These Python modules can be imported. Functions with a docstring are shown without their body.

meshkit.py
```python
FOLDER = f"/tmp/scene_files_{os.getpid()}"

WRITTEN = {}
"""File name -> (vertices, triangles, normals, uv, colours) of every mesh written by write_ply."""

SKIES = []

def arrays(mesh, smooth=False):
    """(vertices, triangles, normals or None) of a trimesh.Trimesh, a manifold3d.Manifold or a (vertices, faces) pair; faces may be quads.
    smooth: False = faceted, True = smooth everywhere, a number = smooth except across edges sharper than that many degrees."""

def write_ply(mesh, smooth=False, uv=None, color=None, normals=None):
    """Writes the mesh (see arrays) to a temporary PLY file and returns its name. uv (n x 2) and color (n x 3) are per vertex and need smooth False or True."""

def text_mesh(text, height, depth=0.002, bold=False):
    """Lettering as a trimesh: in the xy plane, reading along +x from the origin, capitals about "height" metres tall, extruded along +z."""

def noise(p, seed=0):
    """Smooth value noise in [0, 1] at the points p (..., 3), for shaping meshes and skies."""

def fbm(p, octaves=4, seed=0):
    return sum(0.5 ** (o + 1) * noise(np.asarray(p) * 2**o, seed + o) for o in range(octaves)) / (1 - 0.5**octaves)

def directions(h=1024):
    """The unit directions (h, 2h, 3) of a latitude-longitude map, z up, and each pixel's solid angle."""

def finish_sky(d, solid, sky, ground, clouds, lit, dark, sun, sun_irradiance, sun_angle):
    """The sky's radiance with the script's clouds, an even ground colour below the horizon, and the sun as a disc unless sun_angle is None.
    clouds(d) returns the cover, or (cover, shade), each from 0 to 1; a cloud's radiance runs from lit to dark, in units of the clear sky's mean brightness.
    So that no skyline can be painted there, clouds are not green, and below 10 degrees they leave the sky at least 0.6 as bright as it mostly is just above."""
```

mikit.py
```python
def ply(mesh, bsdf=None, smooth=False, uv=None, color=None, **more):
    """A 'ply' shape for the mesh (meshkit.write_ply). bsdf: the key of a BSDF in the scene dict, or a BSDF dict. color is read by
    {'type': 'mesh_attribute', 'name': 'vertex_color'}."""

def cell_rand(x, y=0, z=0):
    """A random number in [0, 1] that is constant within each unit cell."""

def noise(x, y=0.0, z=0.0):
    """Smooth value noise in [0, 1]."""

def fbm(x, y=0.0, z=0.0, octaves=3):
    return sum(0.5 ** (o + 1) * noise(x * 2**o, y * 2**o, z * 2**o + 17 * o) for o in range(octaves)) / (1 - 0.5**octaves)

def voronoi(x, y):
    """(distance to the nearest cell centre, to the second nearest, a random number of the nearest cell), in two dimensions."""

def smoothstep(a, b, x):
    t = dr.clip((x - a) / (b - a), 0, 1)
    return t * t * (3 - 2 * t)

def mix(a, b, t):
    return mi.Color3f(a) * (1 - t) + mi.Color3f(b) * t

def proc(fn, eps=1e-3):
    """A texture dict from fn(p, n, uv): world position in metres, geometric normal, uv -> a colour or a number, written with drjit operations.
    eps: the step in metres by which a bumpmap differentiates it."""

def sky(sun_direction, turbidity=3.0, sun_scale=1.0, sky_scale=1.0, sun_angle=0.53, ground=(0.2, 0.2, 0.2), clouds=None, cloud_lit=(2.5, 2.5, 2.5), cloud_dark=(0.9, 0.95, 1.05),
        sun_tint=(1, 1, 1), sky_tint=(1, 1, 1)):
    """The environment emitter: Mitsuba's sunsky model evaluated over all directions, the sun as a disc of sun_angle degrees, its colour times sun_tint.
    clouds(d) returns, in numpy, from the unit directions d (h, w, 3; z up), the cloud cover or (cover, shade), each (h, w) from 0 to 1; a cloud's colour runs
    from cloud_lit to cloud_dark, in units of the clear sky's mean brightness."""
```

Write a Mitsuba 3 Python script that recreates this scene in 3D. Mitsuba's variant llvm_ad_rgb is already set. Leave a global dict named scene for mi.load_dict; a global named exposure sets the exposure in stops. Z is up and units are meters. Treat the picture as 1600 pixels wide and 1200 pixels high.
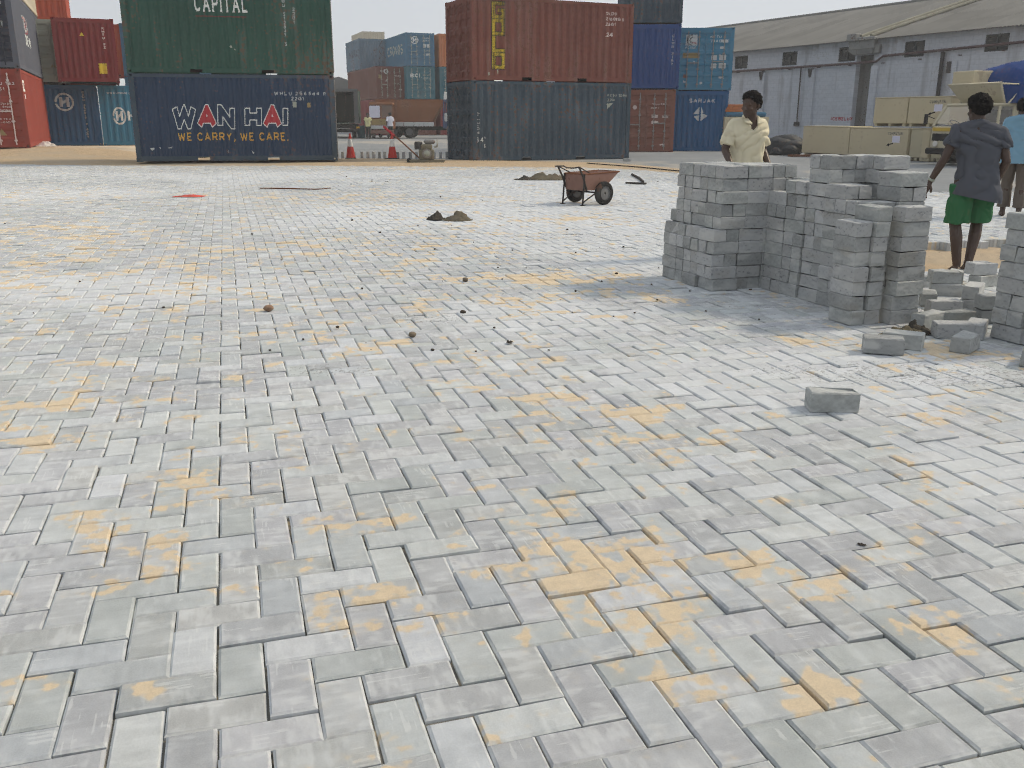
import math, random
import numpy as np, trimesh, shapely
import drjit as dr
import mitsuba as mi
import mikit
import meshkit
import manifold3d as m3
from mikit import noise, fbm, smoothstep, mix, cell_rand
from shapely.geometry import Polygon, LineString, Point, MultiPolygon, box as sbox
from shapely import affinity
from shapely.ops import unary_union

random.seed(7)
RNG = np.random.default_rng(7)
T = mi.ScalarTransform4f
scene, labels = {}, {}

# ------------------------------------------------------------------ camera, sky, exposure
PITCH, ROLL, EYE = 0.2824, 0.0017, 1.37
cp, sp = math.cos(PITCH), math.sin(PITCH)
scene['camera'] = {
    'type': 'perspective', 'fov': 58.45, 'fov_axis': 'x', 'near_clip': 0.05, 'far_clip': 2000.0,
    'to_world': T().look_at(origin=[0, 0, EYE], target=[0, cp, EYE - sp], up=[-math.sin(ROLL), sp * math.cos(ROLL), cp * math.cos(ROLL)]),
}
SUN = np.array([0.90, 0.29, 0.84])


def hazy(d):
    # a bright veil of high haze, thinner overhead, with soft large-scale unevenness
    n = meshkit.fbm(d * np.array([1.6, 1.6, 4.0]), 4, 3)
    sun = SUN / np.linalg.norm(SUN)
    away = 0.5 - 0.5 * (d @ sun)            # the veil is brighter round the sun
    return np.clip(0.80 + 0.18 * (n - 0.5), 0, 1), np.clip(0.05 + 0.75 * away + 0.4 * (n - 0.45), 0, 1)


scene['sky'] = mikit.sky(SUN, turbidity=4.0, sun_scale=0.95, sun_angle=8.0, clouds=hazy, cloud_lit=(4.9, 5.05, 5.2), cloud_dark=(2.0, 2.16, 2.34), sun_tint=(0.96, 1.0, 1.03))
exposure = 0.95

# ------------------------------------------------------------------ bookkeeping
used = {}


def numbered(name):
    n = used.get(name, 0)
    used[name] = n + 1
    return name if n == 0 else f'{name}_{n:03d}'


def thing(name, label, cat, group=None, kind=None):
    key = numbered(name)
    labels[key] = {'label': label, 'category': cat}
    if group:
        labels[key]['group'] = group
    if kind:
        labels[key]['kind'] = kind
    return key


def part(parent, name, shape, label=None, kind=None):
    key = numbered(parent + '__' + name)
    scene[key] = shape
    if kind is None and name in ('door_marks', 'serial_number', 'painted_number', 'scuff', 'arrow', 'lettering', 'slogan', 'emblem'):
        kind = 'stuff'                                  # print: many small marks in one piece
    if label or kind:
        labels[key] = {}
        if label:
            labels[key]['label'] = label
        if kind:
            labels[key]['kind'] = kind
    return key


def struct(name, shape, label, cat='ground', kind='structure'):
    key = numbered(name)
    if shape is not None:
        scene[key] = shape
    labels[key] = {'label': label, 'category': cat, 'kind': kind}
    return key


# ------------------------------------------------------------------ paint palette: one material, the colour chosen by uv.x, rust and grime by uv.y
PAL, PIDX = [], {}


def colour(name, r, g, b):
    PIDX[name] = len(PAL)
    PAL.append((r, g, b))


for n, c in dict(
    navy=(.018, .040, .085), green=(.022, .075, .055), red_brown=(.165, .055, .042), slate_blue=(.044, .068, .094), teal=(.045, .145, .185),
    far_red=(.27, .050, .035), black_navy=(.022, .026, .045), grey_navy=(.095, .105, .135), cream=(.50, .46, .36), orange_red=(.38, .075, .040),
    pale_grey=(.34, .36, .31), dark_red=(.20, .026, .028), hyundai_blue=(.022, .085, .19), light_blue=(.050, .200, .32), mid_blue=(.065, .165, .26), far_grey_blue=(.13, .19, .25),
    royal=(.024, .062, .20), door_brown=(.215, .085, .062), k_blue=(.055, .20, .32), flat_blue=(.018, .095, .23), orange=(.46, .16, .06),
    brown=(.15, .058, .045), white=(.72, .72, .70), yellow=(.72, .52, .04), amber=(.62, .33, .05), text_red=(.42, .035, .045), grey_white=(.5, .52, .52),
    black=(.012, .012, .013), dark_grey=(.05, .05, .052), mid_grey=(.16, .16, .16), steel=(.24, .23, .22), rust=(.16, .065, .035), rust_red=(.225, .130, .105),
    rubber=(.022, .022, .022), cone_red=(.50, .050, .040), mustard=(.30, .22, .10), truck_cream=(.50, .46, .34), tarp=(.018, .048, .175), dump_orange=(.235, .10, .05),
    cab_blue=(.05, .08, .16), dark_green=(.03, .05, .042), crate=(.52, .46, .32), crate_dull_shaded=(.47, .43, .31), paper=(.66, .66, .78), sack=(.12, .105, .075), sack_dark=(.055, .05, .042),  # second crate tone: shade of two boxes painted in, also used for skids
    red_cloth=(.50, .09, .07), olive=(.17, .155, .115), stone=(.17, .14, .105), clod=(.055, .047, .040), pebble=(.30, .20, .14), tool=(.045, .04, .038), pipe=(.13, .095, .095), pipe_dark=(.07, .065, .066),
    deep_grey=(.11, .115, .118), headlamp=(.7, .7, .68), pink_white=(.6, .5, .48), underside=(.035, .033, .03), plate=(.55, .38, .06), hopper=(.26, .258, .25), flash=(.27, .26, .21), bag_black=(.03, .033, .038), seat=(.05, .04, .035)).items():  # the first grey here is the own colour of frames, print and shed roof
    colour(n, *c)
PR, PG, PB = (mi.Float([float(p[k]) for p in PAL]) for k in range(3))


def paint_fn(p, n, uv):
    i = mi.UInt32(dr.clip(uv.x + 0.5, 0, len(PAL) - 1))
    base = mi.Color3f(dr.gather(mi.Float, PR, i), dr.gather(mi.Float, PG, i), dr.gather(mi.Float, PB, i))
    wear = dr.clip(uv.y, 0, 1)
    big = fbm(p.x * 0.9, p.y * 0.9, p.z * 0.7 + 5.0, 3)
    run = fbm(p.x * 5.0, p.y * 5.0, p.z * 0.35, 3)          # stains that run down the sheet
    fine = fbm(p.x * 16, p.y * 16, p.z * 12, 3)
    c = base * (1.0 + wear * (0.55 * (big - 0.5) + 0.35 * (fine - 0.5)))
    chalk = smoothstep(0.52, 0.74, 0.55 * run + 0.45 * big) * 0.16 * wear    # chalked, sun-bleached paint
    c = mix(c, mi.Color3f(0.34, 0.34, 0.33), chalk)
    rust = smoothstep(0.60, 0.68, 0.5 * fine + 0.3 * run + 0.25 * big) * wear * 0.75
    return mix(c, mi.Color3f(0.13, 0.062, 0.036), rust)


PAINT = mikit.proc(paint_fn)
scene['paint'] = {'type': 'twosided', 'bsdf': {'type': 'principled', 'base_color': PAINT, 'roughness': 0.6, 'specular': 0.25}}
scene['dull'] = {'type': 'twosided', 'bsdf': {'type': 'principled', 'base_color': PAINT, 'roughness': 0.9, 'specular': 0.15}}
scene['bare_metal'] = {'type': 'twosided', 'bsdf': {'type': 'principled', 'base_color': PAINT, 'roughness': 0.42, 'metallic': 0.6, 'specular': 0.5}}


def P(mesh, col, wear=0.3, bsdf='paint', smooth=False, **more):
    """A mesh in one colour of the palette."""
    if hasattr(mesh, 'to_mesh'):
        m = mesh.to_mesh()
        mesh = (np.asarray(m.vert_properties)[:, :3], np.asarray(m.tri_verts))
    if isinstance(mesh, trimesh.Trimesh):
        mesh = (np.asarray(mesh.vertices), np.asarray(mesh.faces))
    v, f = np.asarray(mesh[0], float), np.asarray(mesh[1], int)
    if f.shape[1] == 4:
        f = np.vstack([f[:, [0, 1, 2]], f[:, [0, 2, 3]]])
    mesh = trimesh.Trimesh(v, f, process=False)
    return mikit.ply(mesh, bsdf, smooth=bool(smooth), uv=np.tile([float(PIDX[col]), float(wear)], (len(v), 1)), **more)


# ------------------------------------------------------------------ mesh helpers
def cat(*ms):
    ms = [m for m in ms if m is not None]
    vs, fs, o = [], [], 0
    for m in ms:
        v, f = (np.asarray(m.vertices), np.asarray(m.faces)) if isinstance(m, trimesh.Trimesh) else (np.asarray(m[0], float), np.asarray(m[1], int))
        if f.shape[1] == 4:
            f = np.vstack([f[:, [0, 1, 2]], f[:, [0, 2, 3]]])
        vs.append(v)
        fs.append(f + o)
        o += len(v)
    return trimesh.Trimesh(np.vstack(vs), np.vstack(fs), process=False)


def move(m, M):
    m = m.copy() if isinstance(m, trimesh.Trimesh) else cat(m)
    v = np.asarray(m.vertices) @ M[:3, :3].T + M[:3, 3]
    f = np.asarray(m.faces)
    if np.linalg.det(M[:3, :3]) < 0:
        f = f[:, ::-1]
    return trimesh.Trimesh(v, f, process=False)


def X(x=0, y=0, z=0, yaw=0, pitch=0, roll=0, s=1.0):
    cy, sy, cx, sx, cr, sr = math.cos(yaw), math.sin(yaw), math.cos(pitch), math.sin(pitch), math.cos(roll), math.sin(roll)
    R = np.array([[cy, -sy, 0], [sy, cy, 0], [0, 0, 1]]) @ np.array([[1, 0, 0], [0, cx, -sx], [0, sx, cx]]) @ np.array([[cr, 0, sr], [0, 1, 0], [-sr, 0, cr]])
    M = np.eye(4)
    M[:3, :3] = R * s
    M[:3, 3] = (x, y, z)
    return M


QUADS = np.array([[0, 3, 2, 1], [4, 5, 6, 7], [0, 1, 5, 4], [1, 2, 6, 5], [2, 3, 7, 6], [3, 0, 4, 7]])


def bx(x0, x1, y0, y1, z0, z1):
    v = np.array([[x0, y0, z0], [x1, y0, z0], [x1, y1, z0], [x0, y1, z0], [x0, y0, z1], [x1, y0, z1], [x1, y1, z1], [x0, y1, z1]], float)
    return cat((v, QUADS))


def frustum(b, t, z0, z1):
    """b, t: rectangles (x0, x1, y0, y1) at z0 and z1."""
    v = np.array([[b[0], b[2], z0], [b[1], b[2], z0], [b[1], b[3], z0], [b[0], b[3], z0], [t[0], t[2], z1], [t[1], t[2], z1], [t[1], t[3], z1], [t[0], t[3], z1]], float)
    return cat((v, QUADS))


def rbox(x0, x1, y0, y1, z0, z1, r=0.01):
    """A box with chamfered edges."""
    p = [[x, y, z] for x in (x0, x1) for y in (y0, y1) for z in (z0, z1)]
    pts = []
    for q in p:
        for k in range(3):
            a = list(q)
            for j in range(3):
                if j != k:
                    lo, hi = ((x0, x1), (y0, y1), (z0, z1))[j]
                    a[j] += r if q[j] == lo else -r
            pts.append(a)
    return trimesh.Trimesh(pts).convex_hull


def tube(pts, r, n=8, cap=True):
    """A pipe along a polyline; r a number or one radius per point."""
    p = np.asarray(pts, float)
    r = np.broadcast_to(np.asarray(r, float), (len(p),))
    t = np.gradient(p, axis=0)
    t /= np.linalg.norm(t, axis=1, keepdims=True) + 1e-12
    ref = np.array([0.0, 0, 1]) if abs(t[:, 2]).mean() < 0.8 else np.array([1.0, 0, 0])
    a = np.cross(t, ref)
    a /= np.linalg.norm(a, axis=1, keepdims=True) + 1e-12
    b = np.cross(t, a)
    ang = np.arange(n) * 2 * np.pi / n
    v = (p[:, None] + r[:, None, None] * (np.cos(ang)[None, :, None] * a[:, None] + np.sin(ang)[None, :, None] * b[:, None])).reshape(-1, 3)
    f = []
    for i in range(len(p) - 1):
        for j in range(n):
            k = (j + 1) % n
            f += [[i * n + j, i * n + k, (i + 1) * n + k], [i * n + j, (i + 1) * n + k, (i + 1) * n + j]]
    if cap:
        v = np.vstack([v, p[:1], p[-1:]])
        for j in range(n):
            k = (j + 1) % n
            f += [[len(v) - 2, k, j], [len(v) - 1, (len(p) - 1) * n + j, (len(p) - 1) * n + k]]
    return trimesh.Trimesh(v, np.array(f), process=False)


def lathe(profile, n=24):
    """profile: (radius, z) points, about the z axis."""
    pr = np.asarray(profile, float)
    ang = np.arange(n) * 2 * np.pi / n
    v = np.array([[r * math.cos(a), r * math.sin(a), z] for r, z in pr for a in ang])
    f = []
    for i in range(len(pr) - 1):
        for j in range(n):
            k = (j + 1) % n
            f += [[i * n + j, i * n + k, (i + 1) * n + k], [i * n + j, (i + 1) * n + k, (i + 1) * n + j]]
    return trimesh.Trimesh(v, np.array(f), process=False)


def tri2d(poly):
    out = []
    for g in getattr(poly, 'geoms', [poly]):
        if g.geom_type == 'Polygon' and g.area > 1e-7:
            v, f = trimesh.creation.triangulate_polygon(g, engine='earcut')
            out.append((np.asarray(v), np.asarray(f)))
    return out


def extrude(poly, h):
    return cat(*[trimesh.creation.extrude_polygon(g, h, engine='earcut') for g in getattr(poly, 'geoms', [poly]) if g.geom_type == 'Polygon' and g.area > 1e-9])


def plate_mesh(poly, z=0.0):
    out = []
    for v, f in tri2d(poly):
        v3 = np.c_[v, np.full(len(v), z)]
        n = np.cross(v3[f[:, 1]] - v3[f[:, 0]], v3[f[:, 2]] - v3[f[:, 0]])[:, 2]
        f = np.where(n[:, None] < 0, f[:, ::-1], f)
        out.append((v3, f))
    return cat(*out)


# ------------------------------------------------------------------ stroke lettering
G = {
    'A': [[(0, 0), (.4, 1), (.8, 0)], [(.14, .33), (.66, .33)]], 'B': [[(0, 0), (0, 1), (.5, 1), (.62, .88), (.62, .63), (.5, .52), (0, .52)], [(.5, .52), (.68, .38), (.68, .14), (.54, 0), (0, 0)]],
    'C': [[(.72, .82), (.56, .98), (.25, .98), (.04, .75), (.04, .25), (.25, .02), (.56, .02), (.72, .18)]], 'D': [[(0, 0), (0, 1), (.42, 1), (.68, .78), (.68, .22), (.42, 0), (0, 0)]],
    'E': [[(.6, 1), (0, 1), (0, 0), (.6, 0)], [(0, .52), (.5, .52)]], 'F': [[(.6, 1), (0, 1), (0, 0)], [(0, .52), (.5, .52)]],
    'G': [[(.72, .84), (.56, .98), (.25, .98), (.04, .75), (.04, .25), (.25, .02), (.56, .02), (.72, .18), (.72, .48), (.42, .48)]], 'H': [[(0, 0), (0, 1)], [(.66, 0), (.66, 1)], [(0, .52), (.66, .52)]],
    'I': [[(0, 0), (0, 1)]], 'J': [[(.5, 1), (.5, .2), (.35, .02), (.15, .02), (0, .18)]], 'K': [[(0, 0), (0, 1)], [(.64, 1), (.02, .45)], [(.2, .6), (.66, 0)]], 'L': [[(0, 1), (0, 0), (.56, 0)]],
    'M': [[(0, 0), (0, 1), (.42, .25), (.84, 1), (.84, 0)]], 'N': [[(0, 0), (0, 1), (.66, 0), (.66, 1)]], 'O': [[(.3, 0), (.04, .25), (.04, .75), (.3, 1), (.48, 1), (.74, .75), (.74, .25), (.48, 0), (.3, 0)]],
    'P': [[(0, 0), (0, 1), (.5, 1), (.64, .88), (.64, .6), (.5, .48), (0, .48)]], 'R': [[(0, 0), (0, 1), (.5, 1), (.64, .88), (.64, .6), (.5, .48), (0, .48)], [(.34, .48), (.68, 0)]],
    'S': [[(.6, .86), (.46, 1), (.16, 1), (.02, .86), (.02, .66), (.16, .54), (.48, .46), (.62, .34), (.62, .14), (.46, 0), (.16, 0), (.02, .14)]], 'T': [[(.35, 0), (.35, 1)], [(0, 1), (.7, 1)]],
    'U': [[(0, 1), (0, .2), (.16, 0), (.48, 0), (.64, .2), (.64, 1)]], 'V': [[(0, 1), (.36, 0), (.72, 1)]], 'W': [[(0, 1), (.24, 0), (.5, .8), (.76, 0), (1, 1)]], 'X': [[(0, 0), (.66, 1)], [(0, 1), (.66, 0)]],
    'Y': [[(0, 1), (.36, .48), (.36, 0)], [(.36, .48), (.72, 1)]], 'Z': [[(0, 1), (.62, 1), (0, 0), (.62, 0)]], '.': [[(0, .0), (.06, .0)]], ',': [[(.1, .06), (0, -.2)]], '-': [[(0, .45), (.35, .45)]],
    '0': [[(.04, .2), (.04, .8), (.2, 1), (.4, 1), (.56, .8), (.56, .2), (.4, 0), (.2, 0), (.04, .2)]], '1': [[(.05, .8), (.25, 1), (.25, 0)]], '2': [[(.02, .82), (.18, 1), (.42, 1), (.56, .82), (.56, .62), (0, 0), (.6, 0)]],
    '3': [[(0, 1), (.54, 1), (.26, .58), (.44, .56), (.56, .4), (.56, .16), (.4, 0), (.16, 0), (0, .14)]], '4': [[(.44, 0), (.44, 1), (0, .3), (.62, .3)]], '5': [[(.54, 1), (.06, 1), (.02, .56), (.4, .58), (.56, .42), (.56, .16), (.4, 0), (0, .04)]],
    '6': [[(.5, .98), (.2, .8), (.04, .4), (.04, .16), (.2, 0), (.4, 0), (.56, .16), (.56, .4), (.4, .54), (.2, .54), (.04, .4)]], '7': [[(0, 1), (.58, 1), (.2, 0)]],
    '8': [[(.3, .53), (.08, .66), (.08, .88), (.2, 1), (.4, 1), (.52, .88), (.52, .66), (.3, .53), (.04, .4), (.04, .14), (.18, 0), (.42, 0), (.56, .14), (.56, .4), (.3, .53)]], '9': [[(.1, 0), (.4, .2), (.56, .6), (.56, .84), (.4, 1), (.2, 1), (.04, .84), (.04, .6), (.2, .46), (.4, .46), (.56, .6)]],
}


def lettering(text, h, w=0.14, gap=0.28, slant=0.0, serif=0.0, round_=False, xscale=1.0):
    """Flat lettering as a shapely shape: capitals h tall, strokes w times h wide, starting at x = 0, base line y = 0."""
    x, shapes, solo = 0.0, [], []
    for ch in text:
        if ch == ' ':
            x += 0.55
            continue
        st = G[ch]
        wid = max(q[0] for s in st for q in s) * xscale
        gl = []
        for s in st:
            ls = LineString([(q[0] * xscale, q[1] * (1 - w) + w / 2) for q in s])
            gl.append(ls.buffer(w / 2, cap_style=1 if round_ else 3 if len(s) == 2 and ch in '.-,' else 2 if not round_ else 1, join_style=1 if round_ else 2, mitre_limit=2.5))
            if serif:
                for q in (s[0], s[-1]):
                    if ch not in 'CGOS':
                        gl.append(sbox(q[0] * xscale - serif, (q[1] * (1 - w) + w / 2) - w * .32 + (0.25 * w if q[1] > .5 else -0.2 * w), q[0] * xscale + serif, (q[1] * (1 - w) + w / 2) + w * .32 + (0.25 * w if q[1] > .5 else -0.2 * w)))
        g = affinity.translate(unary_union(gl), x + w / 2, 0)
        if not round_ and ch not in '.,-':
            g = g.intersection(sbox(-1, 0.0, 99, 1.0))
        solo.append(g)
        x += wid + w + gap
    def fin(g):
        g = affinity.affine_transform(g, [1, slant, 0, 1, 0, 0])
        return affinity.scale(g, h, h, origin=(0, 0))
    return fin(unary_union(solo)), [fin(g) for g in solo]

# ------------------------------------------------------------------ ground: yard, pavement, sand
PX0, PY0, PTH, PS = -0.8713, 2.0276, 0.2949, 0.1178       # the paver grid: origin, turn, half a paver's length
CT, ST = math.cos(PTH), math.sin(PTH)
PAVED = Polygon([(-46, 30.5), (-13.0, 28.7), (-6, 28.3), (-1, 28.3), (2.2, 27.6), (3.4, 26.9), (4.4, 24.9), (6.3, 20.9), (8.2, 18.4), (15, 17.2), (22, 15.0), (22, -4), (-46, -4)])
PIT = Polygon([(PX0 * 0 + CT * a - ST * b, ST * a + CT * b) for a, b in ((5.75, 7.05), (19, 7.05), (19, 8.78), (5.75, 8.78))])

# where sand lies on the pavers: centre x, y, half-widths, strength
SAND = np.array([
    (.12, 2.58, .42, .30, .27), (.42, 2.28, .28, .15, .20), (.50, 2.75, .20, .2, .14), (.95, 2.62, .22, .14, .17), (1.22, 2.30, .12, .16, .26), (.62, 2.00, .20, .10, .16), (.95, 1.98, .26, .07, .18), (-1.35, 3.15, .24, .30, .26),
    (-1.20, 2.60, .12, .16, .20), (-.62, 2.95, .20, .14, .24), (-.42, 2.42, .14, .10, .10), (.0, 3.3, .30, .2, .12), (.55, 3.9, .35, .3, .16), (.25, 4.4, .5, .35, .18), (.9, 3.6, .4, .25, .14), (1.55, 3.4, .2, .2, .14), (-2.2, 4.2, .6, .7, .12), (-1.1, 5.9, .5, .5, .16),
    (-3.6, 9.5, 2.2, 2.6, .15), (-.9, 10.5, 1.1, 1.6, .14), (.55, 8.15, 1.15, .34, .34), (1.15, 7.25, .40, .25, .26), (.3, 7.3, .6, .5, .16), (1.15, 13.2, 1.5, .8, .24), (-3.2, 16.5, 3.0, 2.2, .15), (-7.5, 11.5, 2.5, 1.6, .20), (2.45, 5.5, .5, .3, .22), (2.05, 5.75, .3, .16, .22),
    (2.3, 4.2, .55, .5, .15), (-.5, 6.9, .8, .4, .14), (-5, 7.5, 1.5, 1.2, .10), (-10, 17, 3, 2, .10), (3.2, 17.2, 1.6, .8, .14), (0, 26.6, 9, .9, .22)]).tolist()
# cement dust with the bright sheen of the paving painted in: centre, half-widths
DUST_SHEEN = np.array([(3.2, 9.2, 2.6, 1.6), (1.0, 12.0, 2.2, 2.0), (-9.5, 17.0, 4.0, 2.4), (2.5, 16.5, 2.5, 3.2), (1.6, 5.0, 1.1, .7), (-1.5, 14.5, 2.6, 1.6), (-6.0, 23.5, 5.0, 2.2), (7.0, 15.0, 3.0, 2.2), (-3.6, 7.6, 1.4, .9), (.6, 20.5, 3.2, 2.0), (.2, 6.6, .8, .6), (2.2, 3.4, .5, .5)]).tolist()
GRIT = np.array([(.7, 11.2, 1.6, .55), (2.95, 4.85, .9, .35), (1.15, 10.0, .9, .4), (-1.0, 5.0, .45, .22), (-3.0, 21.5, 1.4, .7), (-.6, 6.4, .5, .3), (1.9, 5.0, .9, .3), (.6, 15.3, 1.5, .6)]).tolist()


def blobs(x, y, table, ex):
    s = 0.0
    for row in table:
        s = s + ex(-(((x - row[0]) / row[2]) ** 2 + ((y - row[1]) / row[3]) ** 2)) * (row[4] if len(row) > 4 else 1.0)
    return s


def paver_fn(p, n, uv):
    x, y = p.x - PX0, p.y - PY0
    gx, gy = (CT * x + ST * y) / PS, (-ST * x + CT * y) / PS
    i, j = dr.floor(gx), dr.floor(gy)
    c = (i + j) - 4 * dr.floor((i + j) * 0.25)
    hor = (c > 1.5)
    oi = dr.select(c > 2.5, i - 1, i)
    oj = dr.select((c > 0.5) & (c < 1.5), j - 1, j)
    a = dr.select(hor, gx - oi, gy - oj)          # along the paver, 0..2
    b = dr.select(hor, gy - oj, gx - oi)          # across, 0..1
    r1, r2, r3, r4 = (cell_rand(oi, oj, k) for k in (1, 2, 3, 4))
    tone = 0.325 + 0.13 * r1 * r1 + 0.03 * r2 + 0.05 * (fbm(p.x * 0.55, p.y * 0.55, 3.0, 2) - 0.5)
    base = mi.Color3f(tone * (0.95 + 0.045 * (r2 - 0.5)), tone * (1.004 + 0.010 * (r3 - 0.5)), tone * (1.035 + 0.07 * (r4 - 0.4)))
    # trowel streaks across the paver, mottling, fine grain
    streak = fbm(a * 7.0 + 31 * r1, b * 1.6 + 17 * r2, 2.0, 3)
    mott = fbm(p.x * 14, p.y * 14, 7.0 * r3, 3)
    grain = noise(p.x * 420, p.y * 420, 1.0)
    base = base * (1.0 + 0.15 * (streak - 0.5) + 0.28 * (mott - 0.5) + 0.12 * (grain - 0.5))
    lime = smoothstep(0.56, 0.78, 0.5 * fbm(a * 3.2 + 9 * r4, b * 2.4 + 40 * r1, 4.0, 3) + 0.35 * streak + 0.22 * r2)
    base = mix(base, mi.Color3f(0.53, 0.555, 0.565), lime * 0.42)
    scr = smoothstep(0.70, 0.76, noise(a * 2.2 + 5 * r1, b * 26 + 90 * r2, 1.0)) * smoothstep(0.66, 0.8, noise(a * 1.3 + 50 * r3, b * 2.0, 4.0))
    base = mix(base, mi.Color3f(0.58, 0.60, 0.60), 0.35 * scr)
    # pale worn arrises, broken up
    ed = dr.minimum(dr.minimum(a, 2 - a), dr.minimum(b, 1 - b))
    worn = smoothstep(0.13, 0.03, ed + 0.10 * (mott - 0.35)) * smoothstep(0.38, 0.62, 0.6 * mott + 0.4 * noise(p.x * 31, p.y * 31, 6.0) + 0.2 * (r2 - 0.5))
    base = mix(base, mi.Color3f(0.56, 0.58, 0.58), 0.55 * worn)
    # white dust patches that also paint the bluish-white sheen into the colour
    dust_sheen = smoothstep(0.46, 0.74, 0.55 * fbm(p.x * 0.5 + 4, p.y * 0.5, 2.0, 4) + 0.25 * mott + 0.42 * dr.minimum(blobs(p.x, p.y, DUST_SHEEN, dr.exp), 1.0))
    base = mix(base, mi.Color3f(0.55, 0.575, 0.60), 0.48 * dust_sheen)
    grit = dr.minimum(blobs(p.x, p.y, GRIT, dr.exp), 1.0)
    speck = noise(p.x * 75, p.y * 75, 9.0)
    base = mix(base, mi.Color3f(0.10, 0.10, 0.095), smoothstep(0.80, 0.62, 1.0 - 0.42 * grit * speck - 0.0) * 0.0 + smoothstep(0.66, 0.86, speck * (0.35 + 0.75 * grit)) * 0.45)
    # sand: patches with an edge of their own, lodged on single pavers
    m = dr.minimum(blobs(p.x, p.y, SAND, dr.exp), 0.42)
    patch = 0.58 * fbm(p.x * 6.0 + 0.35 * r3, p.y * 6.0 + 0.35 * r4, 5.0, 3) + 0.36 * fbm(p.x * 26, p.y * 26, 3.0, 3) + 0.15 * (r3 - 0.5)
    cov = smoothstep(-0.01, 0.07, patch + 0.74 * m - 0.645)
    thin = smoothstep(0.0, 0.35, patch + 0.74 * m - 0.53)
    sg = 0.86 + 0.20 * fbm(p.x * 38, p.y * 38, 1.0, 3) + 0.16 * (noise(p.x * 350, p.y * 350, 5.0) - 0.5)
    sand = mi.Color3f(0.56, 0.455, 0.31) * sg
    base = mix(base, mi.Color3f(0.50, 0.445, 0.345), 0.55 * thin)
    return mix(base, sand, 0.86 * cov)


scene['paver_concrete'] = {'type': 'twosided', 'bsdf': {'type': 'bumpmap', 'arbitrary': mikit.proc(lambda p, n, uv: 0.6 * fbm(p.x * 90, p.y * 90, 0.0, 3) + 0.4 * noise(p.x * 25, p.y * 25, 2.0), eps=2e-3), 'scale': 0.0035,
                                                     'bsdf': {'type': 'principled', 'base_color': mikit.proc(paver_fn), 'roughness': 0.72, 'specular': 0.4}}}


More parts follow.
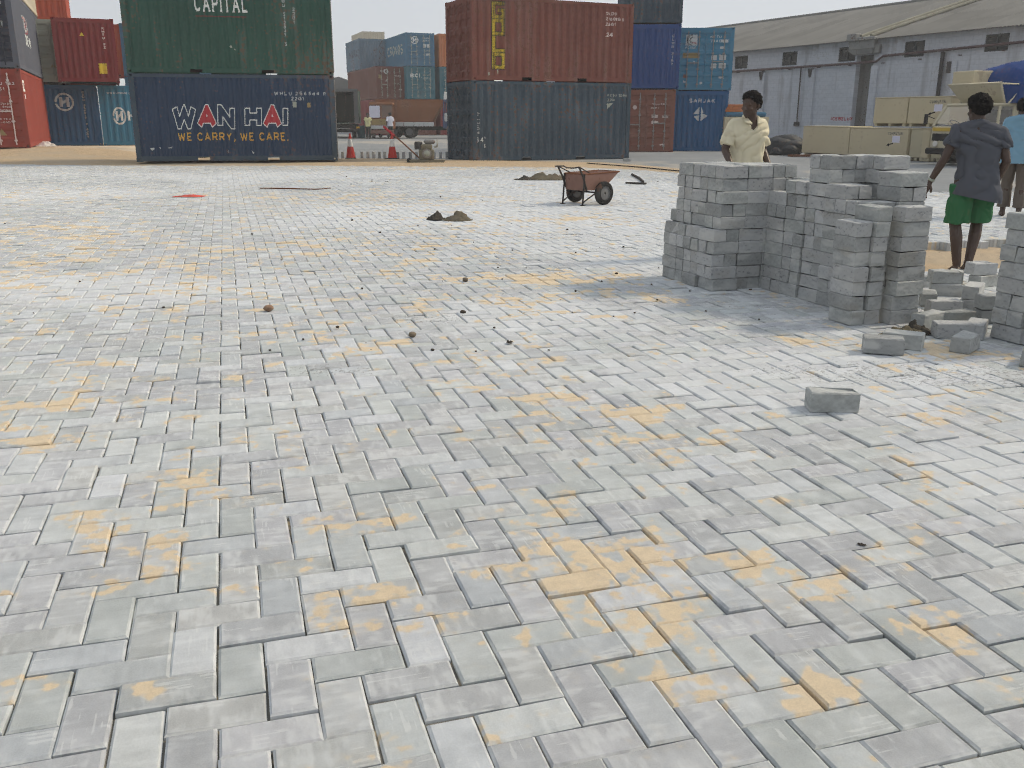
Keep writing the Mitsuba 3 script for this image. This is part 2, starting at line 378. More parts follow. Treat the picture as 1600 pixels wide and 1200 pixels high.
def bed_fn(p, n, uv):
    m = dr.minimum(blobs(p.x, p.y, SAND, dr.exp), 0.42)
    f = fbm(p.x * 30, p.y * 30, 0.0, 3)
    s = smoothstep(0.28, 0.5, f * 0.5 + 0.9 * m)
    return mix(mi.Color3f(0.17, 0.165, 0.15) * (0.7 + 0.6 * f), mi.Color3f(0.50, 0.40, 0.265) * (0.75 + 0.5 * f), s)


scene['bedding'] = {'type': 'twosided', 'bsdf': {'type': 'diffuse', 'reflectance': mikit.proc(bed_fn)}}


def sand_fn(p, n, uv):
    big = fbm(p.x * 0.5, p.y * 0.9, 0.0, 3)
    f = fbm(p.x * 9, p.y * 9, 2.0, 4)
    g = noise(p.x * 130, p.y * 130, 3.0)
    c = mi.Color3f(0.46, 0.36, 0.245) * (0.72 + 0.32 * f + 0.24 * g)
    c = mix(c, mi.Color3f(0.42, 0.36, 0.28), smoothstep(0.45, 0.62, big) * 0.6)
    return mix(c, mi.Color3f(0.14, 0.11, 0.08), smoothstep(0.74, 0.82, 0.6 * f + 0.42 * g) * 0.6)


scene['loose_sand'] = {'type': 'twosided', 'bsdf': {'type': 'bumpmap', 'arbitrary': mikit.proc(lambda p, n, uv: fbm(p.x * 12, p.y * 12, 0.0, 4), eps=6e-3), 'scale': 0.035, 'bsdf': {'type': 'diffuse', 'reflectance': mikit.proc(sand_fn)}}}


def yard_fn(p, n, uv):
    big = fbm(p.x * 0.16, p.y * 0.16, 0.0, 4)
    mid = fbm(p.x * 1.1, p.y * 0.55, 4.0, 4)
    fine = fbm(p.x * 14, p.y * 14, 2.0, 3)
    c = mi.Color3f(0.165, 0.175, 0.182) * (0.78 + 0.26 * big + 0.22 * mid + 0.12 * fine)
    c = mix(c, mi.Color3f(0.33, 0.29, 0.23), smoothstep(0.50, 0.68, 0.6 * big + 0.45 * mid) * 0.5)
    left = smoothstep(-9.0, -13.0, p.x + 2 * (mid - 0.5)) * smoothstep(62.0, 50.0, p.y)
    return mix(c, mi.Color3f(0.40, 0.335, 0.245) * (0.7 + 0.6 * mid), left * 0.85)


scene['dusty_asphalt'] = {'type': 'twosided', 'bsdf': {'type': 'principled', 'base_color': mikit.proc(yard_fn), 'roughness': 0.85, 'specular': 0.3}}


def sst(a, b, x):
    t = np.clip((np.asarray(x, float) - a) / (b - a), 0, 1)
    return t * t * (3 - 2 * t)


def gz(x, y):
    """The yard's rise towards the containers on the left."""
    return sst(-11.5, -15.5, x) * (0.36 * sst(29.5, 33, y) - 0.18 * sst(35, 43, y))


# the yard: a finely divided sheet near by, coarse beyond, out to the horizon
xs = np.concatenate([[-380, -200, -90], np.arange(-60, 60.1, 1.0), [90, 200, 380]])
ys = np.concatenate([[-300, -120, -40], np.arange(-12, 110.1, 1.0), [160, 300, 420]])
gxx, gyy = np.meshgrid(xs, ys)
inner = shapely.contains_xy(PAVED.buffer(-0.9), gxx, gyy)
zz = gz(gxx, gyy) - 0.02 - 0.12 * inner
nx, ny = len(xs), len(ys)
I, J = np.meshgrid(np.arange(nx - 1), np.arange(ny - 1))
q = np.stack([J * nx + I, J * nx + I + 1, (J + 1) * nx + I + 1, (J + 1) * nx + I], -1).reshape(-1, 4)
struct('yard', mikit.ply((np.c_[gxx.ravel(), gyy.ravel(), zz.ravel()], q), 'dusty_asphalt', smooth=True), 'dusty grey asphalt of the container yard beyond the new paving')

# bedding sheet under the pavers, finer and swollen with sand where sand lies, with the unpaved pit left open
bxs, bys = np.arange(-6, 6.01, 0.05), np.arange(0.4, 9.01, 0.05)
bX, bY = np.meshgrid(bxs, bys)
bm = np.minimum(blobs(bX, bY, SAND, np.exp), 0.42)
bZ = -0.0160 + 0.0100 * sst(0.18, 0.42, bm) + 0.003 * (meshkit.fbm(np.stack([bX * 9, bY * 9, bX * 0], -1), 3) - 0.5)
I, J = np.meshgrid(np.arange(len(bxs) - 1), np.arange(len(bys) - 1))
q = np.stack([J * len(bxs) + I, J * len(bxs) + I + 1, (J + 1) * len(bxs) + I + 1, (J + 1) * len(bxs) + I], -1).reshape(-1, 4)
mid = PIT.buffer(0.03)
keep = ~shapely.contains_xy(mid, bX.ravel()[q].mean(1), bY.ravel()[q].mean(1))
near_bed = cat((np.c_[bX.ravel(), bY.ravel(), bZ.ravel()], q[keep]))
far_bed = plate_mesh(PAVED.difference(sbox(-6, 0.4, 6, 9.0)).difference(mid), -0.014)
PAVE = struct('pavement', mikit.ply(cat(near_bed, far_bed), 'bedding'), 'newly laid grey herringbone block pavement with patches of yellow sand', 'pavement')

# pavers
def paver_mesh(hx, hy, c, h, deep, jit):
    """Top at z = 0: a slab with a chamfered top edge."""
    v = []
    for z, k in ((-deep, 0.0), (-c * 0.8, 0.0), (0.0, c)):
        v += [(-hx + k, -hy + k, z), (hx - k, -hy + k, z), (hx - k, hy - k, z), (-hx + k, hy - k, z)]
    v = np.array(v) + np.random.default_rng(jit).normal(0, 0.0007, (12, 3)) * [1, 1, 0.4]
    f = []
    for l in (0, 4):
        f += [[l, l + 1, l + 5, l + 4], [l + 1, l + 2, l + 6, l + 5], [l + 2, l + 3, l + 7, l + 6], [l + 3, l, l + 4, l + 7]]
    return v, np.array(f + [[8, 9, 10, 11]])


pi, pj = np.meshgrid(np.arange(-420, 420), np.arange(-60, 330))
pi, pj = pi.ravel(), pj.ravel()
cl = (pi + pj) % 4
sel = (cl == 2) | (cl == 0)
pi, pj, cl = pi[sel], pj[sel], cl[sel]
hor = cl == 2
lx, ly = pi + np.where(hor, 1.0, 0.5), pj + np.where(hor, 0.5, 1.0)
wx, wy = PX0 + PS * (CT * lx - ST * ly), PY0 + PS * (ST * lx + CT * ly)
view = (wy > 0.45) & (np.abs(wx) < 0.66 * wy + 3.2) & shapely.contains_xy(PAVED, wx, wy) & ~shapely.contains_xy(PIT, wx, wy)
pi, pj, hor, wx, wy = pi[view], pj[view], hor[view], wx[view], wy[view]
order = np.argsort(np.hypot(wx * 0.9, wy) + 3.0 * (np.abs(wx) > 0.56 * wy + 0.05))
NP = len(wx)
pr = np.random.default_rng(11)
yaw = PTH + np.where(hor, 0.0, math.pi / 2) + pr.normal(0, 0.007, NP)
tilt = pr.normal(0, 0.0110, (NP, 2))
dz = pr.normal(0, 0.0026, NP) + 0.010 * (meshkit.fbm(np.stack([wx * 0.35, wy * 0.35, wx * 0], -1), 2) - 0.5) - 0.001
wx, wy = wx + pr.normal(0, 0.0012, NP), wy + pr.normal(0, 0.0012, NP)
protos = [paver_mesh(PS - 0.0017 - 0.0009 * (k % 3), PS / 2 - 0.0017 - 0.0007 * (k % 2), 0.0070, 0, 0.10, 40 + k) for k in range(6)]
pmats = []
for k in range(NP):
    ty, tx = tilt[k]
    c, s = math.cos(yaw[k]), math.sin(yaw[k])
    pmats.append(np.array([[c, -s, -c * tx + s * ty * 0], [s, c, -s * tx], [tx, ty, 1.0]]))
pmats = np.array(pmats)
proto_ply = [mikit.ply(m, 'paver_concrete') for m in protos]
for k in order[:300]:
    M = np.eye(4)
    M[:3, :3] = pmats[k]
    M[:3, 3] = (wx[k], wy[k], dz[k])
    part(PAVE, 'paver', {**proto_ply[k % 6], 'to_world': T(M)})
far = order[300:]
vs, fs = [], []
for t in range(6):
    ks = far[far % 6 == t]
    v, f = protos[t]
    pv = np.einsum('kij,nj->kni', pmats[ks], v) + np.stack([wx[ks], wy[ks], dz[ks]], -1)[:, None]
    fs.append((f[None] + (np.arange(len(ks)) * 12)[:, None, None]).reshape(-1, 4) + sum(len(a) for a in vs))
    vs.append(pv.reshape(-1, 3))
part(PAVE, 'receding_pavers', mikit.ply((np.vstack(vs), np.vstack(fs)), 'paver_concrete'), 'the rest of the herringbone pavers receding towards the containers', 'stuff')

# loose sand: the pit floor beside the stacks and the strip along the far edge of the paving
def heap_sheet(poly, step, zf):
    x0, y0, x1, y1 = poly.bounds
    a, b = np.meshgrid(np.arange(x0, x1 + step, step), np.arange(y0, y1 + step, step))
    n = a.shape[1]
    I, J = np.meshgrid(np.arange(n - 1), np.arange(a.shape[0] - 1))
    q = np.stack([J * n + I, J * n + I + 1, (J + 1) * n + I + 1, (J + 1) * n + I], -1).reshape(-1, 4)
    q = q[shapely.contains_xy(poly, a.ravel()[q].mean(1), b.ravel()[q].mean(1))]
    z = zf(a.ravel(), b.ravel())
    m = trimesh.Trimesh(np.c_[a.ravel(), b.ravel(), z], np.vstack([q[:, [0, 1, 2]], q[:, [0, 2, 3]]]), process=False)
    m.remove_unreferenced_vertices()
    return m


def n3(x, y, f, s=0):
    return meshkit.fbm(np.stack([x * f, y * f, x * 0 + s], -1), 4)


struct('sand_pit', mikit.ply(heap_sheet(PIT.buffer(0.12), 0.06, lambda x, y: -0.10 + 0.035 * (n3(x, y, 2.2) - 0.35)), 'loose_sand', smooth=True), 'bare brown sand in the unpaved pit behind the loose blocks', 'sand')
ex = np.linspace(-46, 6.4, 120)
near = np.interp(ex, [-46, -13, -6, -1, 2.2, 3.4, 6.4], [29.6, 28.1, 27.4, 27.0, 26.6, 26.0, 21.3]) + 0.9 * (n3(ex, ex * 0, 0.5, 2) - 0.5)
farr = np.interp(ex, [-46, -16, -12, -6, 3, 6.4], [37, 34.5, 34.5, 34.0, 31.5, 23.2]) + 1.0 * (n3(ex, ex * 0, 0.4, 7) - 0.5)
rows = 14
tt = np.linspace(0, 1, rows)
sy = near[None] * (1 - tt[:, None]) + farr[None] * tt[:, None]
sx = np.broadcast_to(ex, sy.shape)
edge = np.minimum(tt, 1 - tt)[:, None]
sz = gz(sx, sy) - 0.012 + 0.030 * np.minimum(edge * 5, 1) * (0.55 + 0.8 * n3(sx, sy, 0.8)) - 0.02 * (edge < 0.02)
I, J = np.meshgrid(np.arange(len(ex) - 1), np.arange(rows - 1))
q = np.stack([J * len(ex) + I, J * len(ex) + I + 1, (J + 1) * len(ex) + I + 1, (J + 1) * len(ex) + I], -1).reshape(-1, 4)
struct('sand_strip', mikit.ply((np.c_[sx.ravel(), sy.ravel(), sz.ravel()], q), 'loose_sand', smooth=True), 'strip of loose yellow sand along the far edge of the paving', 'sand')

# ------------------------------------------------------------------ shipping containers
def corrugation(width, pitch, depth, margin):
    """Profile points (u, w) of a trapezoid-corrugated sheet across a panel; w = 0 on the outer flats."""
    n = max(1, int(round((width - 2 * margin) / pitch)))
    pt = (width - 2 * margin) / n
    pts = [(0.0, -0.4 * depth), (margin, -0.4 * depth)] if margin > 0.01 else []
    for k in range(n):
        u = margin + k * pt
        pts += [(u + 0.001, -depth), (u + 0.25 * pt, -depth), (u + 0.46 * pt, 0.0), (u + 0.78 * pt, 0.0), (u + 0.999 * pt, -depth)]
    if margin > 0.01:
        pts += [(width - margin + 0.002, -0.4 * depth), (width, -0.4 * depth)]
    return np.array(pts)


def sheet(profile, z0, z1, axis='u'):
    """A sheet (u, z, w) swept from the profile."""
    n = len(profile)
    if axis == 'u':
        v = np.vstack([np.c_[profile[:, 0], np.full(n, z0), profile[:, 1]], np.c_[profile[:, 0], np.full(n, z1), profile[:, 1]]])
    else:
        v = np.vstack([np.c_[np.full(n, z1), profile[:, 0], profile[:, 1]], np.c_[np.full(n, z0), profile[:, 0], profile[:, 1]]])
    f = [[i, i + 1, n + i + 1, n + i] for i in range(n - 1)]
    return v, np.array(f)


def drape(poly, profile, axis='u', lift=0.004):
    """Paint a flat shape (u, z) on a corrugated sheet: cut at the folds and laid on each facet."""
    out, k = [], 0 if axis == 'u' else 1
    b = poly.bounds
    for (a0, w0), (a1, w1) in zip(profile[:-1], profile[1:]):
        if a1 - a0 < 1e-6 or a1 < b[k] or a0 > b[k + 2]:
            continue
        g = poly.intersection(sbox(a0, -50, a1, 50) if axis == 'u' else sbox(-50, a0, 50, a1))
        for v, f in tri2d(g):
            w = w0 + (w1 - w0) * (v[:, k] - a0) / (a1 - a0) + lift
            v3 = np.c_[v, w]
            nn = np.cross(v3[f[:, 1]] - v3[f[:, 0]], v3[f[:, 2]] - v3[f[:, 0]])[:, 2]
            out.append((v3, np.where(nn[:, None] < 0, f[:, ::-1], f)))
    return cat(*out) if out else None


def ring(cx, cy, r0, r1):
    return Point(cx, cy).buffer(r1, 24).difference(Point(cx, cy).buffer(r0, 24))


def hole_box(x0, x1, y0, y1, z0, z1):
    b = m3.Manifold.cube([x1 - x0, y1 - y0, z1 - z0]).translate([x0, y0, z0])
    cx, cy, cz = (x0 + x1) / 2, (y0 + y1) / 2, (z0 + z1) / 2
    slot = m3.Manifold.cylinder(1.0, 0.036, 0.036, 12, True)
    b = b - slot.rotate([90, 0, 0]).translate([cx, cy, cz]) - slot.rotate([0, 90, 0]).translate([cx, cy, cz])
    m = b.to_mesh()
    return trimesh.Trimesh(np.asarray(m.vert_properties)[:, :3], np.asarray(m.tri_verts), process=False)


def container(label, pos, yaw, col, L=6.058, H=2.591, ends=('wall', 'door'), frame=None, wear=0.6, near=False, marks=(), bars='steel', group=None, pockets=True):
    """marks: (face, name, colour, shape in (u, z) seen from outside[, label]); faces F (long, towards -y), B, S (x = 0), E (x = L)."""
    W = 2.438
    key = thing('shipping_container', label, 'container', group)
    fr = frame or col
    M = X(*pos, yaw=yaw)
    faces = {'F': ((0, 0), (1, 0), (0, -1), L), 'S': ((0, W), (0, -1), (-1, 0), W), 'E': ((L, 0), (0, 1), (1, 0), W), 'B': ((L, W), (-1, 0), (0, 1), L)}

    def on(face, m, inset=0.012):
        o, u, w, _ = faces[face]
        v = np.asarray(m.vertices) if isinstance(m, trimesh.Trimesh) else np.asarray(m[0])
        f = np.asarray(m.faces) if isinstance(m, trimesh.Trimesh) else np.asarray(m[1])
        x = o[0] + u[0] * v[:, 0] + w[0] * (v[:, 2] - inset)
        y = o[1] + u[1] * v[:, 0] + w[1] * (v[:, 2] - inset)
        return move((np.c_[x, y, v[:, 1]], f), M)
    add = lambda name, mesh, c=col, bsdf='paint', wr=wear, lab=None, par=key: part(par, name, P(mesh, c, wr, bsdf), lab)
    profs = {}
    post, r0, r1 = 0.14, 0.16, H - 0.10
    for f in 'FB':
        pr_ = corrugation(L - 2 * post + 0.02, 0.278, 0.036, 0.0)
        pr_[:, 0] += post - 0.01
        profs[f] = (pr_, 'u')
        add('side_panel', on(f, sheet(pr_, r0 - 0.02, r1 + 0.02)))
    for f, kind in zip('SE', ends):
        if kind == 'wall':
            pr_ = corrugation(W - 2 * post + 0.02, 0.25, 0.045, 0.0)
            pr_[:, 0] += post - 0.01
            profs[f] = (pr_, 'u')
            add('end_panel', on(f, sheet(pr_, r0 - 0.02, r1 + 0.02)))
        else:
            zs, hgt = [], H - 0.36
            for k in range(5):
                z = 0.17 + hgt * k / 5
                s = hgt / 5
                zs += [(z + 0.001, 0.0), (z + 0.30 * s, 0.0), (z + 0.42 * s, -0.032), (z + 0.86 * s, -0.032), (z + 0.985 * s, 0.0)]
            zs = np.array(zs + [(0.17 + hgt, 0.0)])
            profs[f] = (zs, 'z')
            for d in (0, 1):
                u0, u1 = (0.14, W / 2 - 0.008) if d == 0 else (W / 2 + 0.008, W - 0.14)
                dk = part(key, 'door', P(on(f, sheet(zs, u0, u1, 'z'), 0.03), col, wear))
                rim = cat(bx(u0, u0 + 0.05, 0.17, 0.17 + hgt, -0.05, 0.006), bx(u1 - 0.05, u1, 0.17, 0.17 + hgt, -0.05, 0.006), bx(u0 + 0.05, u1 - 0.05, 0.165, 0.205, -0.05, 0.006), bx(u0 + 0.05, u1 - 0.05, 0.13 + hgt, 0.172 + hgt, -0.05, 0.006))
                add('door_rim', on(f, rim, 0.03), col, par=dk)
                for b_ in (0.30, 0.74):
                    ub = u0 + b_ * (u1 - u0)
                    bar = cat(tube([(ub, 0.10, 0.045), (ub, H - 0.14, 0.045)], 0.019, 6), *[bx(ub - 0.05, ub + 0.05, zb, zb + 0.06, 0.0, 0.06) for zb in (0.22, 0.85, 1.5, H - 0.42)])
                    add('locking_bar', on(f, bar, 0.03), bars, wr=0.5, par=dk)
                    sgn = 1 if b_ < 0.5 else -1
                    add('handle', on(f, bx(min(ub, ub + sgn * 0.3), max(ub, ub + sgn * 0.3), 1.12 + 0.06 * d, 1.16 + 0.06 * d, 0.03, 0.06), 0.03), bars, wr=0.5, par=dk)
                for zh in (0.35, 0.95, 1.55, 2.1):
                    uh = u0 - 0.05 if d == 0 else u1 - 0.03
                    add('hinge', on(f, bx(uh, uh + 0.08, zh, zh + 0.09, -0.02, 0.02), 0.03), fr, par=dk)
    add('roof', move(bx(0.05, L - 0.05, 0.05, W - 0.05, H - 0.03, H - 0.012), M))
    add('floor', move(bx(0.06, L - 0.06, 0.06, W - 0.06, 0.145, 0.17), M), 'underside', 'dull', 0.0)
    gaps = [(L / 2 - 1.05 - 0.18, L / 2 - 1.05 + 0.18), (L / 2 + 1.05 - 0.18, L / 2 + 1.05 + 0.18)] if L < 7 and pockets else []
    rails = []
    for y0, y1 in ((0.004, 0.05), (W - 0.05, W - 0.004)):
        x = 0.16
        for a, b in gaps:
            rails += [bx(x, a, y0, y1, 0.02, 0.165), bx(a, b, y0, y1, 0.125, 0.165)]
            x = b
        rails.append(bx(x, L - 0.16, y0, y1, 0.02, 0.165))
    for x0, x1 in ((0.004, 0.06), (L - 0.06, L - 0.004)):
        rails.append(bx(x0, x1, 0.16, W - 0.16, 0.02, 0.168))
    tops = [bx(0.16, L - 0.16, 0.006, 0.06, H - 0.115, H - 0.015), bx(0.16, L - 0.16, W - 0.06, W - 0.006, H - 0.115, H - 0.015), bx(0.006, 0.07, 0.16, W - 0.16, H - 0.19, H - 0.018), bx(L - 0.07, L - 0.006, 0.16, W - 0.16, H - 0.19, H - 0.018)]
    posts = [bx(x0, x0 + 0.15, y0, y0 + 0.15, 0.118, H - 0.118) for x0 in (0.006, L - 0.156) for y0 in (0.006, W - 0.156)]
    cast = [hole_box(x0, x0 + 0.178, y0, y0 + 0.162, z0, z0 + 0.118) for x0 in (0.0, L - 0.178) for y0 in (0.0, W - 0.162) for z0 in (0.0, H - 0.118)]
    if near:
        add('bottom_rail', move(cat(*rails), M), fr)
        add('top_rail', move(cat(*tops), M), fr)
        for p_ in posts:
            add('corner_post', move(p_, M), fr, wr=min(1, wear + 0.3))
        for c_ in cast:
            add('corner_casting', move(c_, M), fr, wr=min(1, wear + 0.3))
    else:
        add('frame', move(cat(*rails, *tops, *posts, *cast), M), fr)
    for mk in marks:
        f, name, c, shape = mk[:4]
        pr_, ax = profs[f]
        m = drape(shape, pr_, ax)
        if m is not None and len(m.faces):
            add(name, on(f, m, 0.012 if ax == 'u' else 0.03), c, wr=0.35, lab=mk[4] if len(mk) > 4 else None)
    return key


def at2(shape, u, z, s=1.0):
    return affinity.translate(affinity.scale(shape, s, s, origin=(0, 0)), u, z)


def txt(t, h, u, z, w=0.16, **k):
    return at2(lettering(t, h, w, **k)[0], u, z)


def vtext(t, h, u, z, w=0.17):
    """Lettering stacked downwards, one character a line, from the top z."""
    out = []
    for k, ch in enumerate(t):
        if ch != ' ':
            g = lettering(ch, h, w)[0]
            out.append(at2(g, u - (g.bounds[2] + g.bounds[0]) / 2, z - (k + 1) * h * 1.28))
    return unary_union(out)


def small_lines(u, z, rows, h=0.07):
    return unary_union([txt(t, h, u, z - k * h * 1.6, 0.18) for k, t in enumerate(rows)])


# the two near stacks -------------------------------------------------------
AX, AY, AZ, AYAW = -11.50, 28.80, 0.07, 0.20
word, letters = lettering('WAN HAI', 0.71, 0.29, 0.08, slant=0.10, xscale=1.10)
outline = unary_union([g.buffer(0.017).difference(g.buffer(-0.013)) for k, g in enumerate(letters)])
reds = unary_union([letters[k].buffer(-0.012) for k in (1, 4)])
wfac = 3.42 / (word.bounds[2] - word.bounds[0])
fit = lambda g: affinity.translate(affinity.scale(g, wfac, 1, origin=(0, 0)), 1.14, 0.98)
slog = lettering('WE CARRY, WE CARE.', 0.25, 0.16, 0.28)[0]
sfac = 3.30 / (slog.bounds[2] - slog.bounds[0])
container('dark blue container with white outlined and red lettering, under the green one', (AX, AY, AZ), AYAW, 'navy', near=True, wear=0.75, frame='slate_blue', marks=[
    ('F', 'lettering', 'white', fit(outline), 'white outlined slanted capitals'), ('F', 'lettering', 'text_red', fit(reds), 'two red capitals'),
    ('F', 'slogan', 'amber', at2(affinity.scale(slog, sfac, 1, origin=(0, 0)), 1.27, 0.62), 'amber slogan under the large lettering'),
    ('F', 'serial_number', 'grey_white', unary_union([txt('WHLU 256364 0', 0.105, 4.22, 1.98, 0.17, gap=.5), txt('22G1', 0.105, 4.72, 1.83, 0.17)])),
    ('F', 'label_plate', 'pale_grey', sbox(4.76, 1.62, 4.88, 1.79)), ('F', 'label_plate', 'mustard', sbox(5.20, 1.62, 5.30, 1.76)),
    ('F', 'scuff', 'grey_white', unary_union([Polygon([(.42, .40), (.56, .43), (.55, .37), (.46, .33)]), Polygon([(.68, .42), (.74, .43), (.73, .38)]), Polygon([(.92, .41), (1.08, .45), (1.06, .40)]), Polygon([(3.42, .33), (3.50, .25), (3.46, .22)]), Polygon([(2.7, .32), (2.73, .33), (2.72, .26)])]))])
cap = lettering('CAPITAL', 0.46, 0.17, 0.34, serif=0.13)[0]
cfac = 1.52 / (cap.bounds[2] - cap.bounds[0])
container('weathered green container with white serif lettering, on top of the dark blue one', (AX, AY, AZ + 2.591), AYAW, 'green', near=True, wear=0.9, marks=[
    ('F', 'lettering', 'white', at2(affinity.scale(cap, cfac, 1, origin=(0, 0)), 2.08, 1.75), 'white serif capitals'), ('F', 'underline', 'dark_red', sbox(2.10, 1.615, 3.56, 1.64)),
    ('F', 'serial_number', 'grey_white', vtext('INBU 512847 3', 0.095, 4.67, 2.42)), ('F', 'serial_number', 'grey_white', vtext('22G1', 0.095, 4.95, 1.95)),
    ('F', 'scuff', 'pale_grey', unary_union([Point(3.05, .78).buffer(.035), Point(3.15, .70).buffer(.02)]))])
BX, BY, BZ, BYAW = -1.31, 31.49, -0.02, 0.426
container('slate blue container with rusty ribs and painted number, under the red one', (BX, BY, BZ), BYAW, 'slate_blue', ends=('door', 'wall'), near=True, wear=1.0, frame='slate_blue', bars='slate_blue', marks=[
    ('F', 'painted_number', 'grey_white', unary_union([at2(lettering('F', .15, .14)[0], .14, 1.42), at2(lettering('C', .15, .14)[0], .14, 1.22), at2(lettering('S', .14, .14)[0], .14, 1.03), sbox(.18, .90, .24, .96), txt('84', .17, .10, .62, .15), txt('X', .07, .42, .74, .2), sbox(.42, .44, .455, .58)])),
    ('F', 'serial_number', 'pale_grey', unary_union([txt('FCSU 208417', 0.085, 5.12, 2.13, .2), txt('22G1', .08, 5.12, 1.98, .2), Polygon([(5.1, 1.9), (5.32, 1.92), (5.12, 1.70)])]))])
gold = []
for k, ch in enumerate('GOLD'):
    st = {'G': [[(.34, .40), (0, .40), (0, 0), (.34, 0), (.34, .19), (.20, .19)]], 'O': [[(0, 0), (.34, 0), (.34, .40), (0, .40), (0, 0)]], 'L': [[(0, .40), (0, 0), (.34, 0)]], 'D': [[(0, 0), (.34, 0), (.34, .40), (0, .40), (0, 0)]]}[ch]
    gold.append(at2(unary_union([LineString(s).buffer(.050, cap_style=3, join_style=2) for s in st]), .77, 1.98 - k * .52))
gold = unary_union(gold)
container('rusty red container with stacked yellow lettering, on top of the slate blue one', (BX, BY, BZ + 2.591), BYAW, 'red_brown', ends=('door', 'wall'), near=True, wear=0.8, bars='red_brown', marks=[
    ('F', 'lettering_edge', 'black', gold.buffer(.022, join_style=2)), ('F', 'lettering', 'yellow', gold.buffer(0.0).buffer(-0.001).union(Point(-9, -9).buffer(.001)), 'yellow block capitals stacked downwards'),
    ('F', 'painted_number', 'pale_grey', unary_union([txt('1', .16, .86, .20, .2), sbox(.56, .13, .62, .26)])),
    ('F', 'serial_number', 'pink_white', unary_union([txt('GLDU', .10, 4.95, 2.20, .2), txt('216085 0', .10, 4.95, 2.03, .2), txt('22G1', .10, 4.95, 1.86, .2), txt('24', .14, 4.98, 1.5, .2)]))])
# the stack behind the right-hand pair
c_, s_ = math.cos, math.sin
YR = math.pi / 2 - 0.06
warn = lambda u, z, s=.2: Polygon([(u - s, z), (u + s, z), (u, z + 1.6 * s)])
container('pinkish brown container with double doors, on the ground behind the red one', (6.98, 41.0, -0.02), YR, 'door_brown', ends=('door', 'wall'), bars='steel', wear=0.55, marks=[
    ('S', 'door_marks', 'pink_white', unary_union([txt('A', .10, .34, 1.92), Point(.72, 1.86).buffer(.09), txt('TRLU 284', .08, 1.42, 1.95, .2), txt('22G1', .08, 1.42, 1.80, .2), sbox(1.45, 1.42, 1.72, 1.55), sbox(1.9, 1.42, 2.16, 1.52), sbox(1.45, 1.18, 1.74, 1.30), sbox(1.85, .28, 2.05, .34)]))])
container('plain royal blue container above the brown double-door one', (7.08, 41.0, 2.60), YR, 'royal', ends=('wall', 'door'), wear=0.3, marks=[('S', 'serial_number', 'grey_white', vtext('CLHU 3157', .11, 2.12, 2.2))])
container('weathered teal container third up behind the red one', (7.10, 41.0, 5.22), YR, 'slate_blue', ends=('wall', 'door'), wear=0.9)
arrows = unary_union([Polygon([(-.30, -.02), (-.03, .30), (-.03, -.02)]), Polygon([(-.03, -.07), (-.03, -.34), (-.28, -.12)]), Polygon([(.04, .28), (.16, .05), (.10, .02), (.34, -.10), (.04, -.32)])])
container('plain blue end-on container with white arrow emblem beside the brown one', (9.52, 42.2, -0.03), YR + .02, 'flat_blue', ends=('wall', 'door'), wear=0.22, marks=[
    ('S', 'lettering', 'grey_white', txt('SARJAK', .17, .72, 2.08, .2), 'small white capitals'), ('S', 'emblem', 'grey_white', at2(arrows, 1.22, 1.62), 'white emblem of two facing arrowheads')])
swirl = unary_union([ring(0, 0, .17, .23).intersection(sbox(-.3, -.3, .02, .3)), ring(.05, 0, .09, .15).intersection(sbox(-.3, -.3, .05, .3))])
container('bright blue container with double doors full of labels, above the arrow-emblem one', (9.60, 42.2, 2.57), YR + .02, 'k_blue', ends=('door', 'wall'), wear=0.3, bars='steel', marks=[
    ('S', 'sign_board', 'grey_white', sbox(.36, 1.86, .86, 2.30)), ('S', 'emblem', 'dark_grey', at2(swirl, .62, 2.08), 'dark swirl emblem'), ('S', 'emblem', 'text_red', Polygon([(.62, 1.98), (.84, 1.90), (.80, 1.99)])),
    ('S', 'door_marks', 'grey_white', unary_union([txt('KLINE', .10, .36, 1.72, .2), txt('KKTU', .11, 1.42, 2.16, .2), txt('744190', .11, 1.42, 1.98, .2), sbox(1.86, 1.98, 2.18, 2.10), sbox(1.86, 1.72, 2.06, 1.82), sbox(1.50, 1.26, 1.74, 1.46), sbox(1.84, 1.26, 2.14, 1.48), sbox(1.50, .92, 1.74, 1.12), sbox(1.84, .92, 2.14, 1.14), txt('1', .16, .72, 1.06, .2), sbox(1.86, .50, 2.08, .58), txt('P', .14, 1.06, .22, .25), txt('M', .14, .34, .28, .2)])),
    ('S', 'warning_label', 'mustard', sbox(.26, 1.34, .98, 1.56), 'yellow warning label'), ('S', 'warning_label', 'rust_red', sbox(.32, .52, .5, .66))])

